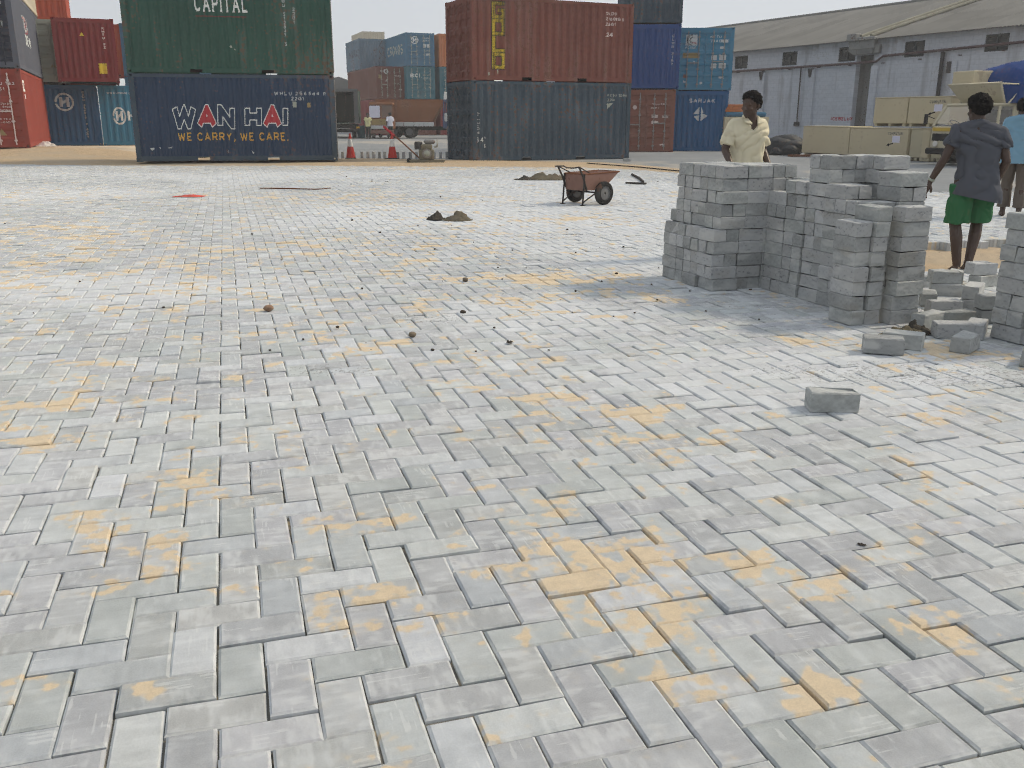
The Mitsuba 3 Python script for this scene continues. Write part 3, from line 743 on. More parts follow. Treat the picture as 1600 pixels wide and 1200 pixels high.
# the row on the left ------------------------------------------------------
YL = math.pi / 2 + 0.385
tri = unary_union([warn(1.62, .42, .14)])
hlogo = unary_union([ring(0, 0, .30, .385), sbox(-.2, -.21, -.07, .21), sbox(.07, -.21, .2, .21), LineString([(-.1, -.05), (.1, .07)]).buffer(.05)]).difference(LineString([(-.5, -.02), (-.28, -.05)]).buffer(.035))
container('orange-red forty-foot container with double doors at the left edge, on the ground', (-16.62, 32.6, 0.37), YL, 'far_red', L=12.19, ends=('door', 'wall'), wear=0.45, bars='pink_white', marks=[
    ('S', 'door_marks', 'pink_white', unary_union([txt('TGHU 762', .10, 1.40, 2.06, .2), txt('45G1', .10, 1.50, 1.88, .2), small_lines(1.4, 1.42, ['MGW 30480', 'TARE 3900', 'NET 26580'], .065), small_lines(1.4, .92, ['CUBE 76.3', 'PAYLOAD'], .065), txt('TRITON', .10, .3, 2.02, .2), txt('LEASING', .08, .3, 1.30, .2)])), ('S', 'warning_label', 'mustard', tri, 'yellow warning triangle'),
    ('B', 'emblem', 'white', at2(unary_union([sbox(0, 0, .42, .42).difference(Point(.21, .21).buffer(.14)), sbox(.1, -.5, .34, -.1)]), 11.55 - 0, 2.0), 'white square emblem') if False else ('F', 'emblem', 'white', unary_union([sbox(.5, 1.86, .95, 2.24).difference(Point(.74, 2.06).buffer(.12)), sbox(.6, 1.62, .9, 1.78)]), 'white square emblem')])
container('dark navy forty-foot container with lettering, stacked on the orange-red one at the left edge', (-16.60, 32.6, 2.97), YL, 'grey_navy', L=12.19, ends=('door', 'wall'), frame='grey_navy', wear=0.25, bars='black_navy', marks=[
    ('F', 'lettering', 'grey_white', txt('TEX', .55, 3.4, 1.45, .22), 'white capitals on the long side'), ('F', 'lettering', 'text_red', txt('TEX', .55, 3.52, 1.40, .12)), ('F', 'lettering', 'grey_white', txt('ONEAL', .40, 3.6, .98, .2)),
    ('S', 'door_paint', 'black_navy', sbox(.15, .2, 2.29, 2.37), 'near-black doors'), ('S', 'warning_label', 'mustard', warn(1.55, .62, .17), 'yellow warning triangle'), ('S', 'door_marks', 'grey_white', unary_union([txt('TEXU 318', .11, 1.3, 2.0, .2), small_lines(1.3, 1.68, ['MGW 30480', 'TARE 3740', 'NET 26740'], .075), txt('1', .2, 2.0, 1.3, .2), sbox(1.7, .3, 1.86, .38)]))])
container('beige forty-foot container, highest at the left edge above the navy one', (-16.58, 32.6, 5.57), YL, 'cream', L=12.19, ends=('door', 'wall'), wear=0.3)
YH = math.pi / 2 + 0.40
container('dark blue container with round white emblem, on the ground left of the green stack', (-18.42, 42.5, 0.17), YH, 'hyundai_blue', ends=('wall', 'door'), wear=0.35, marks=[
    ('S', 'emblem', 'grey_white', at2(hlogo, 1.10, 1.86), 'round white emblem with a letter'), ('S', 'serial_number', 'pale_grey', vtext('HDMU 259317 4 22G1', .088, 1.88, 2.36, .3))])
container('light blue container with round emblem and lettering, half hidden by the green stack', (-18.37, 42.52, 0.17), 0.40, 'light_blue', L=6.058, ends=('wall', 'door'), wear=0.3, pockets=False, marks=[
    ('F', 'emblem', 'white', affinity.scale(at2(hlogo, .78, 1.28), .72, 1.0), 'round white emblem'), ('F', 'lettering', 'white', txt('HYUNDAI', .42, 1.12, 1.08, .24, serif=.1), 'white serif capitals'), ('F', 'lettering', 'grey_white', txt('WWW.HMM21.COM', .085, .36, 2.22, .24))])
container('dark red end-on container with yellow markings, above the round-emblem dark blue one', (-17.12, 42.0, 2.84), YH, 'dark_red', ends=('wall', 'door'), wear=0.2, pockets=False, marks=[
    ('S', 'warning_label', 'yellow', warn(1.14, 1.88, .09), 'small yellow triangle'), ('S', 'label_plate', 'yellow', sbox(1.66, .36, 1.98, .78), 'yellow plate'), ('S', 'serial_number', 'pink_white', vtext('KMTU 93', .10, 1.98, 2.28, .25))])
container('pale grey container showing a narrow strip of doors beside the dark red one', (-19.52, 42.1, 2.84), YH, 'pale_grey', ends=('door', 'wall'), wear=0.3, bars='pale_grey', marks=[('S', 'warning_label', 'mustard', warn(2.02, .62, .12))])
container('orange-red container above the pale grey one, high on the left', (-19.60, 43.2, 5.44), YH, 'orange_red', ends=('wall', 'door'), wear=0.35)
container('orange container topmost behind the dark red end-on one', (-23.2, 50.3, 3.42), 0.04, 'orange_red', L=2.99, wear=0.3)
container('mid blue container with round emblem behind the dark red end-on one', (-20.25, 50.3, 3.45), 0.04, 'mid_blue', wear=0.25, marks=[('F', 'emblem', 'white', ring(.62, .55, .28, .46))])
container('mid blue container underneath the other mid blue one behind the left row', (-20.25, 50.3, 0.83), 0.04, 'mid_blue', wear=0.25)

# the far row seen between the two near stacks --------------------------------
YF = math.pi / 2 + 0.36
uh = at2(hlogo, .78, 2.02, .8)
dmark = lambda: unary_union([txt('HDMU', .13, 1.45, 2.12, .22), txt('2241', .13, 1.45, 1.92, .22), sbox(1.48, 1.44, 1.72, 1.74), sbox(1.80, 1.44, 2.04, 1.74), sbox(1.7, .84, 2.06, 1.0)])
container('red-brown far container with double doors, second from the ground between the near stacks', (-8.98, 80.42, 2.91), YF, 'brown', L=12.19, ends=('door', 'wall'), wear=0.4, bars='pale_grey', marks=[
    ('S', 'emblem', 'grey_white', ring(.86, 2.18, .10, .20), 'round white emblem'), ('S', 'door_marks', 'pink_white', unary_union([txt('U', .18, .40, 2.12, .2), txt('4', .12, 1.5, 2.1, .2), warn(.88, 1.40, .1), txt('GESU', .12, 1.6, 1.8, .2), sbox(1.9, .72, 2.16, .80)])), ('S', 'warning_label', 'mustard', sbox(.24, 1.62, .50, 1.92), 'yellow label')])
container('maroon far container on the ground behind the trucks', (-9.05, 80.65, 0.0), YF, 'dark_red', H=2.896, L=12.19, ends=('door', 'wall'), wear=0.4)
container('teal far container with three white capitals on its doors', (-6.46, 80.42, 2.91), YF, 'teal', L=12.19, ends=('door', 'wall'), wear=0.35, bars='pale_grey', marks=[('S', 'lettering', 'white', txt('BCL', .30, .34, 1.72, .26, serif=.1), 'white serif capitals'), ('S', 'door_marks', 'pale_grey', unary_union([txt('BCLU', .13, 1.45, 1.84, .22), txt('22G1', .13, 1.45, 1.62, .22), sbox(1.9, .9, 2.1, 1.0)]))])
container('blue far container with round door emblem and side lettering, top of the far row', (-6.46, 80.42, 5.51), YF, 'mid_blue', L=12.19, ends=('door', 'wall'), wear=0.35, bars='pale_grey', marks=[('B', 'lettering', 'pale_grey', txt('CRONOS', .8, 5.6, 1.0, .2), 'white capitals on the long side'), ('S', 'emblem', 'white', uh, 'round white emblem'), ('S', 'door_marks', 'grey_white', dmark())])
container('teal far container with round emblem, cut off by the slate blue stack', (-3.80, 81.43, 2.91), YF, 'teal', ends=('door', 'wall'), wear=0.35, bars='pale_grey', marks=[('S', 'emblem', 'white', at2(hlogo, 1.0, 1.85, .9), 'round white emblem')])
container('orange far container, top right of the far row beside the slate blue stack', (-3.80, 81.43, 5.51), YF, 'orange', ends=('wall', 'door'), wear=0.3)
container('grey-blue far container with dark side lettering at the left end of the far row', (-11.23, 86.34, 5.51), YF, 'far_grey_blue', L=6.058, ends=('wall', 'door'), wear=1.0, marks=[('B', 'lettering', 'grey_navy', txt('HAPAG', .75, 1.6, 1.0, .24), 'dark faded capitals')])
container('beige far container, topmost of the far row', (-13.9, 106.0, 7.78), YF, 'cream', L=6.058, ends=('wall', 'door'), wear=0.25)

container('brown far container on the ground behind the tipper bed', (-6.46, 80.65, 0.0), YF, 'brown', H=2.896, L=12.19, ends=('wall', 'door'), wear=0.5)
container('maroon far container on the ground beside the slate blue stack', (-3.80, 81.65, 0.0), YF, 'dark_red', H=2.896, L=6.058, ends=('wall', 'door'), wear=0.5)

for lv, word_ in enumerate(('lowest', 'middle', 'upper')):
    container(f'{word_} brown container of the stack under the beige far one, all but hidden', (-13.9, 106.0, 2.592 * lv), YF, 'brown', ends=('wall', 'door'), wear=0.4)

# ------------------------------------------------------------------ stacked and loose paving blocks
def block_fn(p, n, uv):
    t = uv.x
    tone = 0.23 + 0.15 * t
    q = p + mi.Point3f(13.7, 5.1, 2.3) * (1.0 + 3.0 * uv.y)
    mott = fbm(q.x * 9, q.y * 9, q.z * 11, 3)
    fine = fbm(q.x * 55, q.y * 55, q.z * 55, 3)
    c = mi.Color3f(tone * 0.965, tone * 1.015, tone * (1.0 + 0.09 * uv.y)) * (1.0 + 0.42 * (mott - 0.5) + 0.46 * (fine - 0.5))
    lime = smoothstep(0.50, 0.72, fbm(q.x * 5.5 + 3, q.y * 5.5, q.z * 14, 3) + 0.16 * (t - 0.5))
    c = mix(c, mi.Color3f(0.50, 0.505, 0.49), 0.55 * lime)
    stain = smoothstep(0.60, 0.74, fbm(q.x * 4, q.y * 4 + 9, q.z * 6, 3))
    c = mix(c, mi.Color3f(0.20, 0.185, 0.155), 0.40 * stain)
    # the pressed upper face keeps a pale film of cement dust
    return mix(c, mi.Color3f(0.52, 0.52, 0.50), 0.45 * smoothstep(0.3, 0.55, fine + 0.25 * mott) * uv.y)


scene['block_concrete'] = {'type': 'twosided', 'bsdf': {'type': 'bumpmap', 'arbitrary': mikit.proc(lambda p, n, uv: fbm(p.x * 70, p.y * 70, p.z * 70, 3), eps=2e-3), 'scale': 0.009,
                                                      'bsdf': {'type': 'principled', 'base_color': mikit.proc(block_fn), 'roughness': 0.85, 'specular': 0.25}}}
BL, BW, BH = 0.234, 0.116, 0.1010


def block_mesh(seed):
    r = np.random.default_rng(seed)
    hx, hy, h, c = BL / 2 - 0.001, BW / 2 - 0.001, BH - 0.0012, 0.007
    v = []
    for z, k in ((0, 0.003), (0.003, 0.0), (h - c, 0.0), (h, c)):
        v += [(-hx + k, -hy + k, z), (hx - k, -hy + k, z), (hx - k, hy - k, z), (-hx + k, hy - k, z)]
    v = np.array(v) + r.normal(0, 0.0012, (16, 3)) * [1, 1, 0.25]
    if r.random() < 0.75:                                # a knocked corner
        k = int(r.integers(0, 4))
        v[12 + k, 2] -= 0.008 + 0.014 * r.random()
        v[8 + k] -= np.array([np.sign(v[8 + k][0]), np.sign(v[8 + k][1]), 0]) * 0.006
    f = [[3, 2, 1, 0], [12, 13, 14, 15]]
    for l in (0, 4, 8):
        f += [[l, l + 1, l + 5, l + 4], [l + 1, l + 2, l + 6, l + 5], [l + 2, l + 3, l + 7, l + 6], [l + 3, l, l + 4, l + 7]]
    f = np.array(f)
    return v, np.vstack([f[:, [0, 1, 2]], f[:, [0, 2, 3]]])


rb = np.random.default_rng(5)
BLOCKS = []
for k in range(28):
    v, f = block_mesh(100 + k)
    BLOCKS.append((v, f, mikit.ply((v, f), 'block_concrete', uv=np.tile([rb.random(), rb.random()], (16, 1)))))
ORD = 'first second third fourth fifth sixth seventh eighth ninth tenth eleventh twelfth thirteenth fourteenth fifteenth sixteenth'.split()
hidden = []


def put_block(x, y, z, yaw, label=None, group=None, tilt=(0, 0), on_end=False, k=None):
    k = int(rb.integers(0, len(BLOCKS))) if k is None else k
    M = X(x, y, z, yaw, *tilt) @ (X(0, 0, BL / 2, roll=math.pi / 2) @ X(0, 0, -BH / 2) if on_end else np.eye(4))
    if label is None:
        v, f, _ = BLOCKS[k]
        hidden.append((v @ M[:3, :3].T + M[:3, 3], f))
        return
    key = thing('paving_block', label, 'paving block', group)
    scene[key] = {**BLOCKS[k][2], 'to_world': T(M)}


D1, D2 = np.array([.342, -.940]), np.array([.940, .342])
GYAW = math.atan2(D2[1], D2[0])


def stack(phrase, group, origin, squares, uncover=()):
    """squares: (u, v, courses, shift from course, shift): u runs towards the viewer, v to the right and back. Blocks on an outer
    left or front face or on top are single things, the buried rest joined."""
    made = {}
    top = {(round(u, 3), round(v, 3)): n for u, v, n in squares}
    def height(u, v):
        best = 0
        for (a, b), n in top.items():
            if abs(a - u) < 0.13 and abs(b - v) < 0.13:
                best = max(best, n)
        return best
    faces = {}
    for (u, v), n in top.items():
        left, front = height(u, v - 0.236), height(u + 0.236, v)
        for lv in range(n):
            heads = rb.random() < 0.62
            jit = rb.normal(0, 0.0045, 2)
            for half in (0, 1):
                if heads:
                    cu, cv, yw = u + (0.25 if half == 0 else 0.75) * 0.236, v + 0.118, GYAW
                    fl, ff = lv >= left, lv >= front and half == 1
                else:
                    cu, cv, yw = u + 0.118, v + (0.25 if half == 0 else 0.75) * 0.236, GYAW + math.pi / 2
                    fl, ff = lv >= left and half == 0, lv >= front
                cu, cv = cu + jit[0] + rb.normal(0, 0.002), cv + jit[1] + rb.normal(0, 0.002)
                if lv >= 5 and phrase.startswith('left'):
                    cv += 0.055
                xy = np.array(origin) + cu * D1 + cv * D2
                where = 'left face' if fl else 'front face' if ff else 'top' if lv == n - 1 else None
                faces.setdefault((where, lv), []).append((cu if fl else cv if ff else cu + 3 * cv, xy, yw + rb.normal(0, 0.012) + (math.pi if rb.random() < .5 else 0)))
    for (where, lv), bs in faces.items():
        bs.sort(key=lambda b: b[0])
        for i, (_, xy, yw) in enumerate(bs):
            lab = None if where is None else f'grey block, {ORD[lv]} course up, {ORD[min(i, 15)]} from left, {where} of the {phrase}'
            put_block(xy[0], xy[1], lv * BH, yw, lab, None if where is None else group)


W0 = np.array([2.08, 7.63])
S = 0.236
stack('left pile', 'blocks of the left pile', W0, [(-S, -2 * S, 10), (-2 * S, -2 * S, 10), (-3 * S, -2 * S, 10), (-4 * S + .118, -2 * S, 6), (-S, -S, 10), (-2 * S, -S, 10), (-3 * S, -S, 10), (-S, 0.0, 10), (-2 * S, 0.0, 10), (-3 * S, 0.0, 9)])
stack('middle pile', 'blocks of the middle pile', W0, [(0, .02, 8), (S, .02, 9), (2 * S, .04, 11), (3 * S, .02, 9), (4 * S, .02, 8), (0, .02 + S, 9), (S, .02 + S, 10), (2 * S, .04 + S, 11), (3 * S - .05, .14 + S, 11), (4 * S + .04, .02 + S, 10)])
for name, u0, v0, n, along in (('A', 1.215, -.270, 7, 1), ('B', 1.235, -.148, 8, 1), ('C', 1.41, .02, 8, 2)):
    word_ = {'A': 'shortest front column', 'B': 'front column right behind the shortest', 'C': 'front column with wide bright right sides'}[name]
    for lv in range(n):
        cu, cv = (u0 + .118, v0 + .059) if along == 1 else (u0 + .059, v0 + .118)
        cu, cv = cu + rb.normal(0, .005), cv + rb.normal(0, .005)
        xy = W0 + cu * D1 + cv * D2
        put_block(xy[0], xy[1], lv * BH * (1.0 if name != 'A' else 1.0), GYAW + (math.pi / 2 if along == 1 else 0) + rb.normal(0, .02), f'grey block, {ORD[lv]} course up, in the {word_}', 'blocks of the front columns')
stack('right-edge pile', 'blocks of the pile at the right edge', (3.13, 5.86), [(0, 0, 8), (S, 0, 8), (0, S, 8), (S, S, 8)])

# loose blocks lying about: x, y, z, yaw, label
for x, y, z, yw, lab, extra in (
    (4.62, 9.06, -.085, .05, 'flat grey block in the sand by the bare feet of the man in green shorts', {}),
    (4.02, 7.75, 0, .50, 'grey block lying under the tilted one, in front of the sand pit', {}), (4.00, 7.78, BH, .25, 'grey block lying across another, right in front of the sand pit', {'tilt': (.03, .02)}),
    (3.90, 7.98, .0, 1.1, 'grey block half hidden behind two crossed blocks by the pit', {}),
    (3.50, 7.32, 0, -.25, 'grey block carrying the big pale loose block, beside the front columns', {}), (3.49, 7.34, BH, -.03, 'pale loose block resting on another, beside the front columns', {'tilt': (0, .03)}),
    (3.52, 7.72, .0, .20, 'pale block lying behind the big pale loose one', {}),
    (3.20, 6.95, 0, 1.2, 'grey block turned slantwise at the foot of the bright-sided column', {}), (3.17, 6.62, 0, .0, 'low grey block in shade between the loose ones', {}),
    (3.42, 6.70, 0, .75, 'lower of two loose blocks piled left of the right-edge pile', {}), (3.42, 6.71, BH, .95, 'upper of two loose blocks piled left of the right-edge pile', {}),
    (3.37, 6.30, 0, .05, 'lower block of the pair standing against the right-edge pile', {}), (3.37, 6.30, BH, .02, 'upper block of the pair standing against the right-edge pile', {}),
    (2.86, 6.17, 0, .55, 'grey loose block with sandy side by the brown rag', {}), (3.08, 6.24, 0, .12, 'grey block seen lengthwise behind the long loose one', {}),
    (2.88, 5.85, 0, -.10, 'long grey loose block in front of the tumbled ones', {}), (2.80, 5.50, 0, .85, 'pale loose block turned cornerwise in front of the tumbled ones', {}),
    (3.04, 5.17, 0, .95, 'loose block at the right edge below the pile', {}),
    (2.262, 5.43, 0, -.28, 'nearer block of the touching pair in front of the columns', {}), (2.44, 5.56, 0, -.5, 'farther rounded block of the touching pair in front of the columns', {}),
    (4.30, 8.20, -.04, .9, 'grey block tipped into the edge of the sand pit', {'tilt': (.25, .1)}), (3.98, 7.20, 0, 1.35, 'grey block pointing at us between the front columns and the pit blocks', {'tilt': (0, .0)}), (4.62, 7.85, 0, -.35, 'grey block lying behind the right-edge pile by the pit', {}),
    (3.62, 6.86, 0, .4, 'grey block tucked behind the piled pair of loose blocks', {}), (3.05, 5.88, 0, 1.0, 'grey block lying against the long loose one', {}),
    (1.567, 4.285, 0, -.06, 'single grey block lying alone on the paving', {}), (3.83, 31.5, 0, .2, 'small pale block at the right foot of the slate blue container', {})):
    put_block(x, y, z, yw, lab, None, **extra)
# the edging row of upright blocks between the near stacks
NK = 21
kx = np.linspace(-6.55, -2.15, NK)
for i in range(NK):
    put_block(kx[i] + rb.normal(0, .02), 33.9 + rb.normal(0, .03), -.02, rb.normal(0, .10) + (math.pi / 2 if rb.random() < .35 else 0), f'upright grey block, {ORD[i] if i < 16 else ORD[NK - 1 - i]} from {"left" if i < 16 else "right"} in the edging row between the near stacks', 'upright edging blocks', on_end=True)
hm = cat(*hidden)
struct('buried_blocks', mikit.ply(hm, 'block_concrete', uv=np.tile([0.5, 0.5], (len(hm.vertices), 1))), 'grey blocks buried inside the piles behind the visible ones', 'paving blocks', 'stuff')

# ------------------------------------------------------------------ small things on the paving
def rag(seed, rx, ry, h, n=34, pile=1.0):
    """A crumpled cloth or sack: a sheet folded up over itself."""
    u, v = np.meshgrid(np.linspace(-1, 1, n), np.linspace(-1, 1, n))
    r = np.clip(np.hypot(u, v), 0, 1.2)
    o = n3(u.ravel() + seed, v.ravel() - seed, 1.3, seed).reshape(u.shape)
    o2 = n3(u.ravel() - seed, v.ravel() + seed, 3.4, seed + 4).reshape(u.shape)
    edge = 1 + 0.5 * (n3(np.arctan2(v, u).ravel() * 1.1, u.ravel() * 0, 1.2, seed + 9).reshape(u.shape) - .5)
    x, y = u * rx * edge + .25 * rx * (o2 - .5), v * ry * edge + .25 * ry * (o - .5)
    z = h * np.clip(1 - r ** 1.6, 0, 1) ** pile * (.45 + 1.2 * np.abs(o - .5) * 2) + .30 * h * np.abs(o2 - .5) * 2 + .004
    I, J = np.meshgrid(np.arange(n - 1), np.arange(n - 1))
    q = np.stack([J * n + I, J * n + I + 1, (J + 1) * n + I + 1, (J + 1) * n + I], -1).reshape(-1, 4)
    keep = r.ravel()[q].max(1) < 1.12
    m = cat((np.c_[x.ravel(), y.ravel(), z.ravel()], q[keep]))
    m.remove_unreferenced_vertices()
    return m


for name, lab, c_, col, (x, y, yw), args in (
    ('cloth', 'crumpled red cloth lying flat on the far left of the paving', 'cloth', 'red_cloth', (-5.83, 16.85, .1), (3, .26, .15, .045)),
    ('sack', 'dark crumpled sack, larger of the two in the middle of the paving', 'sack', 'sack', (-.76, 12.95, .2), (7, .22, .18, .10, 34, .8)),
    ('sack', 'small dark crumpled sack left of the larger one', 'sack', 'sack_dark', (-1.08, 13.0, -.3), (11, .12, .12, .10)),
    ('sack', 'brown sack lying behind the wheelbarrow', 'sack', 'sack', (.85, 21.8, .1), (19, .44, .30, .17, 34, .7)),
    ('rag', 'small dark rag at the left end of the brown sack', 'rag', 'sack_dark', (.28, 21.7, 0), (23, .22, .12, .07)),
    ('rag', 'brown crumpled rag at the foot of the front columns', 'rag', 'sack', (2.55, 5.86, .3), (29, .15, .10, .085)),
    ('rag', 'dark rag lying right of the brown one among loose blocks', 'rag', 'sack_dark', (2.70, 5.98, -.4), (31, .10, .09, .07)),
    ('bag', 'white bag lying against the orange-red container', 'bag', 'white', (-17.05, 34.6, 0), (37, .34, .2, .22))):
    key = thing(name, lab, c_)
    zb = float(gz(x, y))
    scene[key] = P(move(rag(*args), X(x, y, zb, yw)), col, .5, 'dull', True)


def rock(seed, r):
    m = trimesh.creation.icosphere(2 if r > .03 else 1, r)
    v = np.asarray(m.vertices)
    v = v * (.75 + .55 * meshkit.fbm(v / r * 1.3 + seed * 7.3, 2, seed)[:, None]) * [1.2, 1, .75]
    return (v - [0, 0, v[:, 2].min() * .85], np.asarray(m.faces))


clods = [(-1.80, 6.65, .031, 'pebble', 'rounded pinkish pebble lying left of middle on the paving'), (-.65, 5.82, .024, 'stone', 'brown clod of earth lying in the middle of the paving, nearest of the larger ones'), (-.41, 7.94, .026, 'stone', 'brown clod of earth lying on the sandy band in the middle'),
         (-.36, 6.57, .019, 'clod', 'dark clod lying straight behind the nearest brown one')]
for i, (x, y, r, c_, lab) in enumerate(clods):
    key = thing('clod', lab, 'stone')
    scene[key] = P(move(rock(i + 1, r), X(x, y, 0.001, i)), c_, .6, 'dull', True)
rc = np.random.default_rng(21)
crumb = []
for k in range(120):
    if k < 70:
        x, y = rc.normal(.1, 1.6), 5.4 + 7.5 * rc.random() ** 1.1
    elif k < 110:
        x, y = rc.uniform(-7, 4), rc.uniform(6, 26)
    elif k < 128:
        x, y = rc.normal(-3.0, .5), rc.normal(21.5, .5)
    else:
        x, y = rc.uniform(-1, 2), rc.uniform(2.2, 5)
    r = (.003 + .008 * rc.random() ** 2.5) * (1.0 if y > 4.5 else .5) * (1 + .03 * y)
    crumb.append(move(rock(k + 30, r), X(x, y, 0.0, k)))
struct('earth_crumbs', P(cat(*crumb), 'clod', .5, 'dull', True), 'scattered dark crumbs of earth on the paving', 'earth crumbs', 'stuff')
for x, y, yw, s in ((-.01, 5.64, .3, 1.0), (1.17, 2.79, 1.2, .45), (2.55, 13.4, .2, 2.2)):
    key = thing('dry_leaf', {1.0: 'dark dry leaf litter lying right of the middle clod', .45: 'small dry leaf on the nearer right paving', 2.2: 'dark dry scrap lying right in front of the wheelbarrow'}[s], 'leaf')
    scene[key] = P(move(cat(*[move(rag(50 + k, .020, .011, .014, 9), X(.022 * math.cos(2.1 * k) * (k > 0), .018 * math.sin(2.1 * k) * (k > 0), 0, k)) for k in range(3)]), X(x, y, 0.003, yw, s=s)), 'clod', .4, 'dull', True)
key = thing('stick', 'long thin brown stick lying across the far paving', 'stick')
scene[key] = P(tube([(-5.06, 18.7, .02), (-4.4, 18.55, .025), (-3.9, 18.5, .015), (-3.62, 18.62, .03)], [.011, .013, .011, .008], 7), 'rust', .5, 'dull', True)
key = thing('hand_tool', 'bent dark iron tool lying right of the wheelbarrow', 'tool')
part(key, 'shaft', P(tube([(3.0, 23.5, .03), (2.98, 22.0, .03), (2.90, 20.75, .03)], .028, 8), 'tool', .4, 'dull'))
part(key, 'blade', P(move(rbox(-.26, .20, -.05, .05, 0, .035, .01), X(2.72, 20.35, .005, -.42)), 'tool', .4, 'dull'))
key = thing('string_line', "builder's string line along the right far edge of the paving", 'string')
scene[key] = P(tube([(2.3, 29.0, .05), (3.6, 26.95, .04), (4.35, 25.1, .04), (5.2, 23.4, .05)], .016, 5), 'tool', .3, 'dull')

# traffic cones
def lathe_at(prof, M, n=20):
    return move(lathe(prof, n), M)


for i, (x, y) in enumerate(((-5.66, 33.0), (-4.20, 33.0))):
    key = thing('traffic_cone', ('left' if i == 0 else 'right') + ' red and white traffic cone by the edging row', 'traffic cone', 'traffic cones at the edging row')
    M = X(x, y, 0.0, .2 + i)
    part(key, 'base', P(move(rbox(-.19, .19, -.19, .19, 0, .035, .012), M), 'dark_grey', .5, 'dull'))
    part(key, 'lower_cone', P(lathe_at([(.155, .036), (.16, .05), (.10, .42)], M), 'cone_red', .25, 'dull', True))
    part(key, 'white_band', P(lathe_at([(.1035, .42), (.055, .68)], M), 'white', .25, 'dull', True))
    part(key, 'tip', P(lathe_at([(.056, .68), (.028, .845), (.018, .86), (.0, .862)], M), 'cone_red', .25, 'dull', True))
    if i == 0:
        pass

# plate compactor
M = X(-2.72, 30.1, 0.0, .12)
key = thing('plate_compactor', 'grey plate compactor with engine, beside the slate blue container', 'plate compactor')
part(key, 'base_plate', P(move(cat(frustum((-.52, .50, -.26, .26), (-.60, .58, -.26, .26), .01, .10)), M), 'olive', .7, 'dull'))
part(key, 'engine', P(move(cat(rbox(-.26, .22, -.22, .22, .10, .42, .03), rbox(-.20, .16, -.20, .18, .42, .58, .03)), M), 'olive', .7, 'dull'))
part(key, 'air_filter', P(move(lathe([(0, 0), (.12, 0), (.13, .03), (.13, .20), (.10, .24), (0, .24)]), M @ X(-.27, -.02, .42)), 'dark_grey', .4, 'dull', True))
part(key, 'fuel_tank', P(move(rbox(-.10, .26, -.16, .16, .585, .72, .05), M), 'mid_grey', .6, 'dull'))
pul = part(key, 'pulley', P(move(lathe([(0, .0), (.13, 0), (.145, .015), (.13, .03), (.13, .045), (.145, .06), (0, .06)]), M @ X(-.02, -.225, .30, pitch=math.pi / 2)), 'steel', .6, 'dull', True))
part(key, 'starter_cover', P(move(lathe([(0, .0), (.10, 0), (.09, .05), (0, .06)]), M @ X(-.02, -.285, .30, pitch=math.pi / 2)), 'pale_grey', .6, 'dull', True))
part(key, 'exhaust', P(move(cat(tube([(.22, -.1, .50), (.32, -.1, .50), (.32, -.1, .78)], .03, 8)), M), 'pale_grey', .6, 'dull', True))
part(key, 'wheel', P(move(lathe([(0, -.03), (.075, -.03), (.08, 0), (.075, .03), (0, .03)]), M @ X(-.58, -.20, .08, pitch=math.pi / 2)), 'rubber', .4, 'dull', True))
part(key, 'handle', P(move(tube([(-.22, .0, .12), (-.75, .5, .60), (-1.35, 1.0, 1.10)], .022, 8), M), 'rust', .3, 'dull', True))
part(key, 'grip', P(move(tube([(-1.02, .73, .82), (-1.36, 1.01, 1.11)], .040, 8), M), 'text_red', .4, 'dull', True), 'red handle grip')

# wheelbarrow: local x to the right, y forward
f_ = np.array([.76, .65])
M = X(1.04, 15.40, 0, math.atan2(f_[1], f_[0]) - math.pi / 2, s=1.0)
key = thing('wheelbarrow', 'rusty red wheelbarrow with two rubber wheels standing on the paving', 'wheelbarrow')
bw, bt = .22, .245
zb, zt = .235, .50
o = np.array([[-bw, 0, zb], [bw, 0, zb], [bw, .42, zb], [-bw, .42, zb], [-bt, -.02, zt], [bt, -.02, zt], [bt, .78, zt + .02], [-bt, .78, zt + .02]])
inn = o * [.96, 1, 1] + np.array([[0, .012, .012]] * 2 + [[0, -.012, .012]] * 2 + [[0, .014, 0]] * 2 + [[0, -.016, 0]] * 2)
tv = np.vstack([o, inn])
tf = np.array([[0, 3, 2, 1], [0, 1, 5, 4], [1, 2, 6, 5], [2, 3, 7, 6], [3, 0, 4, 7], [8, 9, 10, 11], [8, 12, 13, 9], [9, 13, 14, 10], [10, 14, 15, 11], [11, 15, 12, 8], [4, 5, 13, 12], [5, 6, 14, 13], [6, 7, 15, 14], [7, 4, 12, 15]])
part(key, 'tray', P(move((tv, tf), M), 'rust_red', .8, 'dull'))
part(key, 'rim', P(move(tube([(-bt, -.02, zt), (bt, -.02, zt), (bt, .78, zt + .02), (-bt, .78, zt + .02), (-bt, -.02, zt)], .012, 6), M), 'rust', .7, 'dull'))
for s in (-1, 1):
    part(key, 'leg', P(move(cat(tube([(s * .235, -.06, .0), (s * .235, -.035, .30), (s * .235, -.03, .50)], .015, 6), bx(s * .235 - .03, s * .235 + .03, -.10, -.02, 0, .01)), M), 'tool', .5, 'dull'))
    part(key, 'handle', P(move(cat(tube([(s * .235, .03, .24), (s * .245, -.07, .46), (s * .25, -.17, .62)], .016, 7), tube([(s * .25, -.17, .62), (s * .24, .10, .51)], .010, 6)), M), 'tool', .5, 'dull'))
    part(key, 'brace', P(move(tube([(s * .235, -.05, .05), (s * .25, .22, .19), (s * .22, .40, .24)], .011, 6), M), 'tool', .5, 'dull'))
part(key, 'crossbar', P(move(cat(tube([(-.30, -.18, .615), (-.10, -.18, .625), (-.02, -.185, .60), (.12, -.18, .60), (.26, -.18, .62)], .012, 7)), M), 'tool', .5, 'dull'))
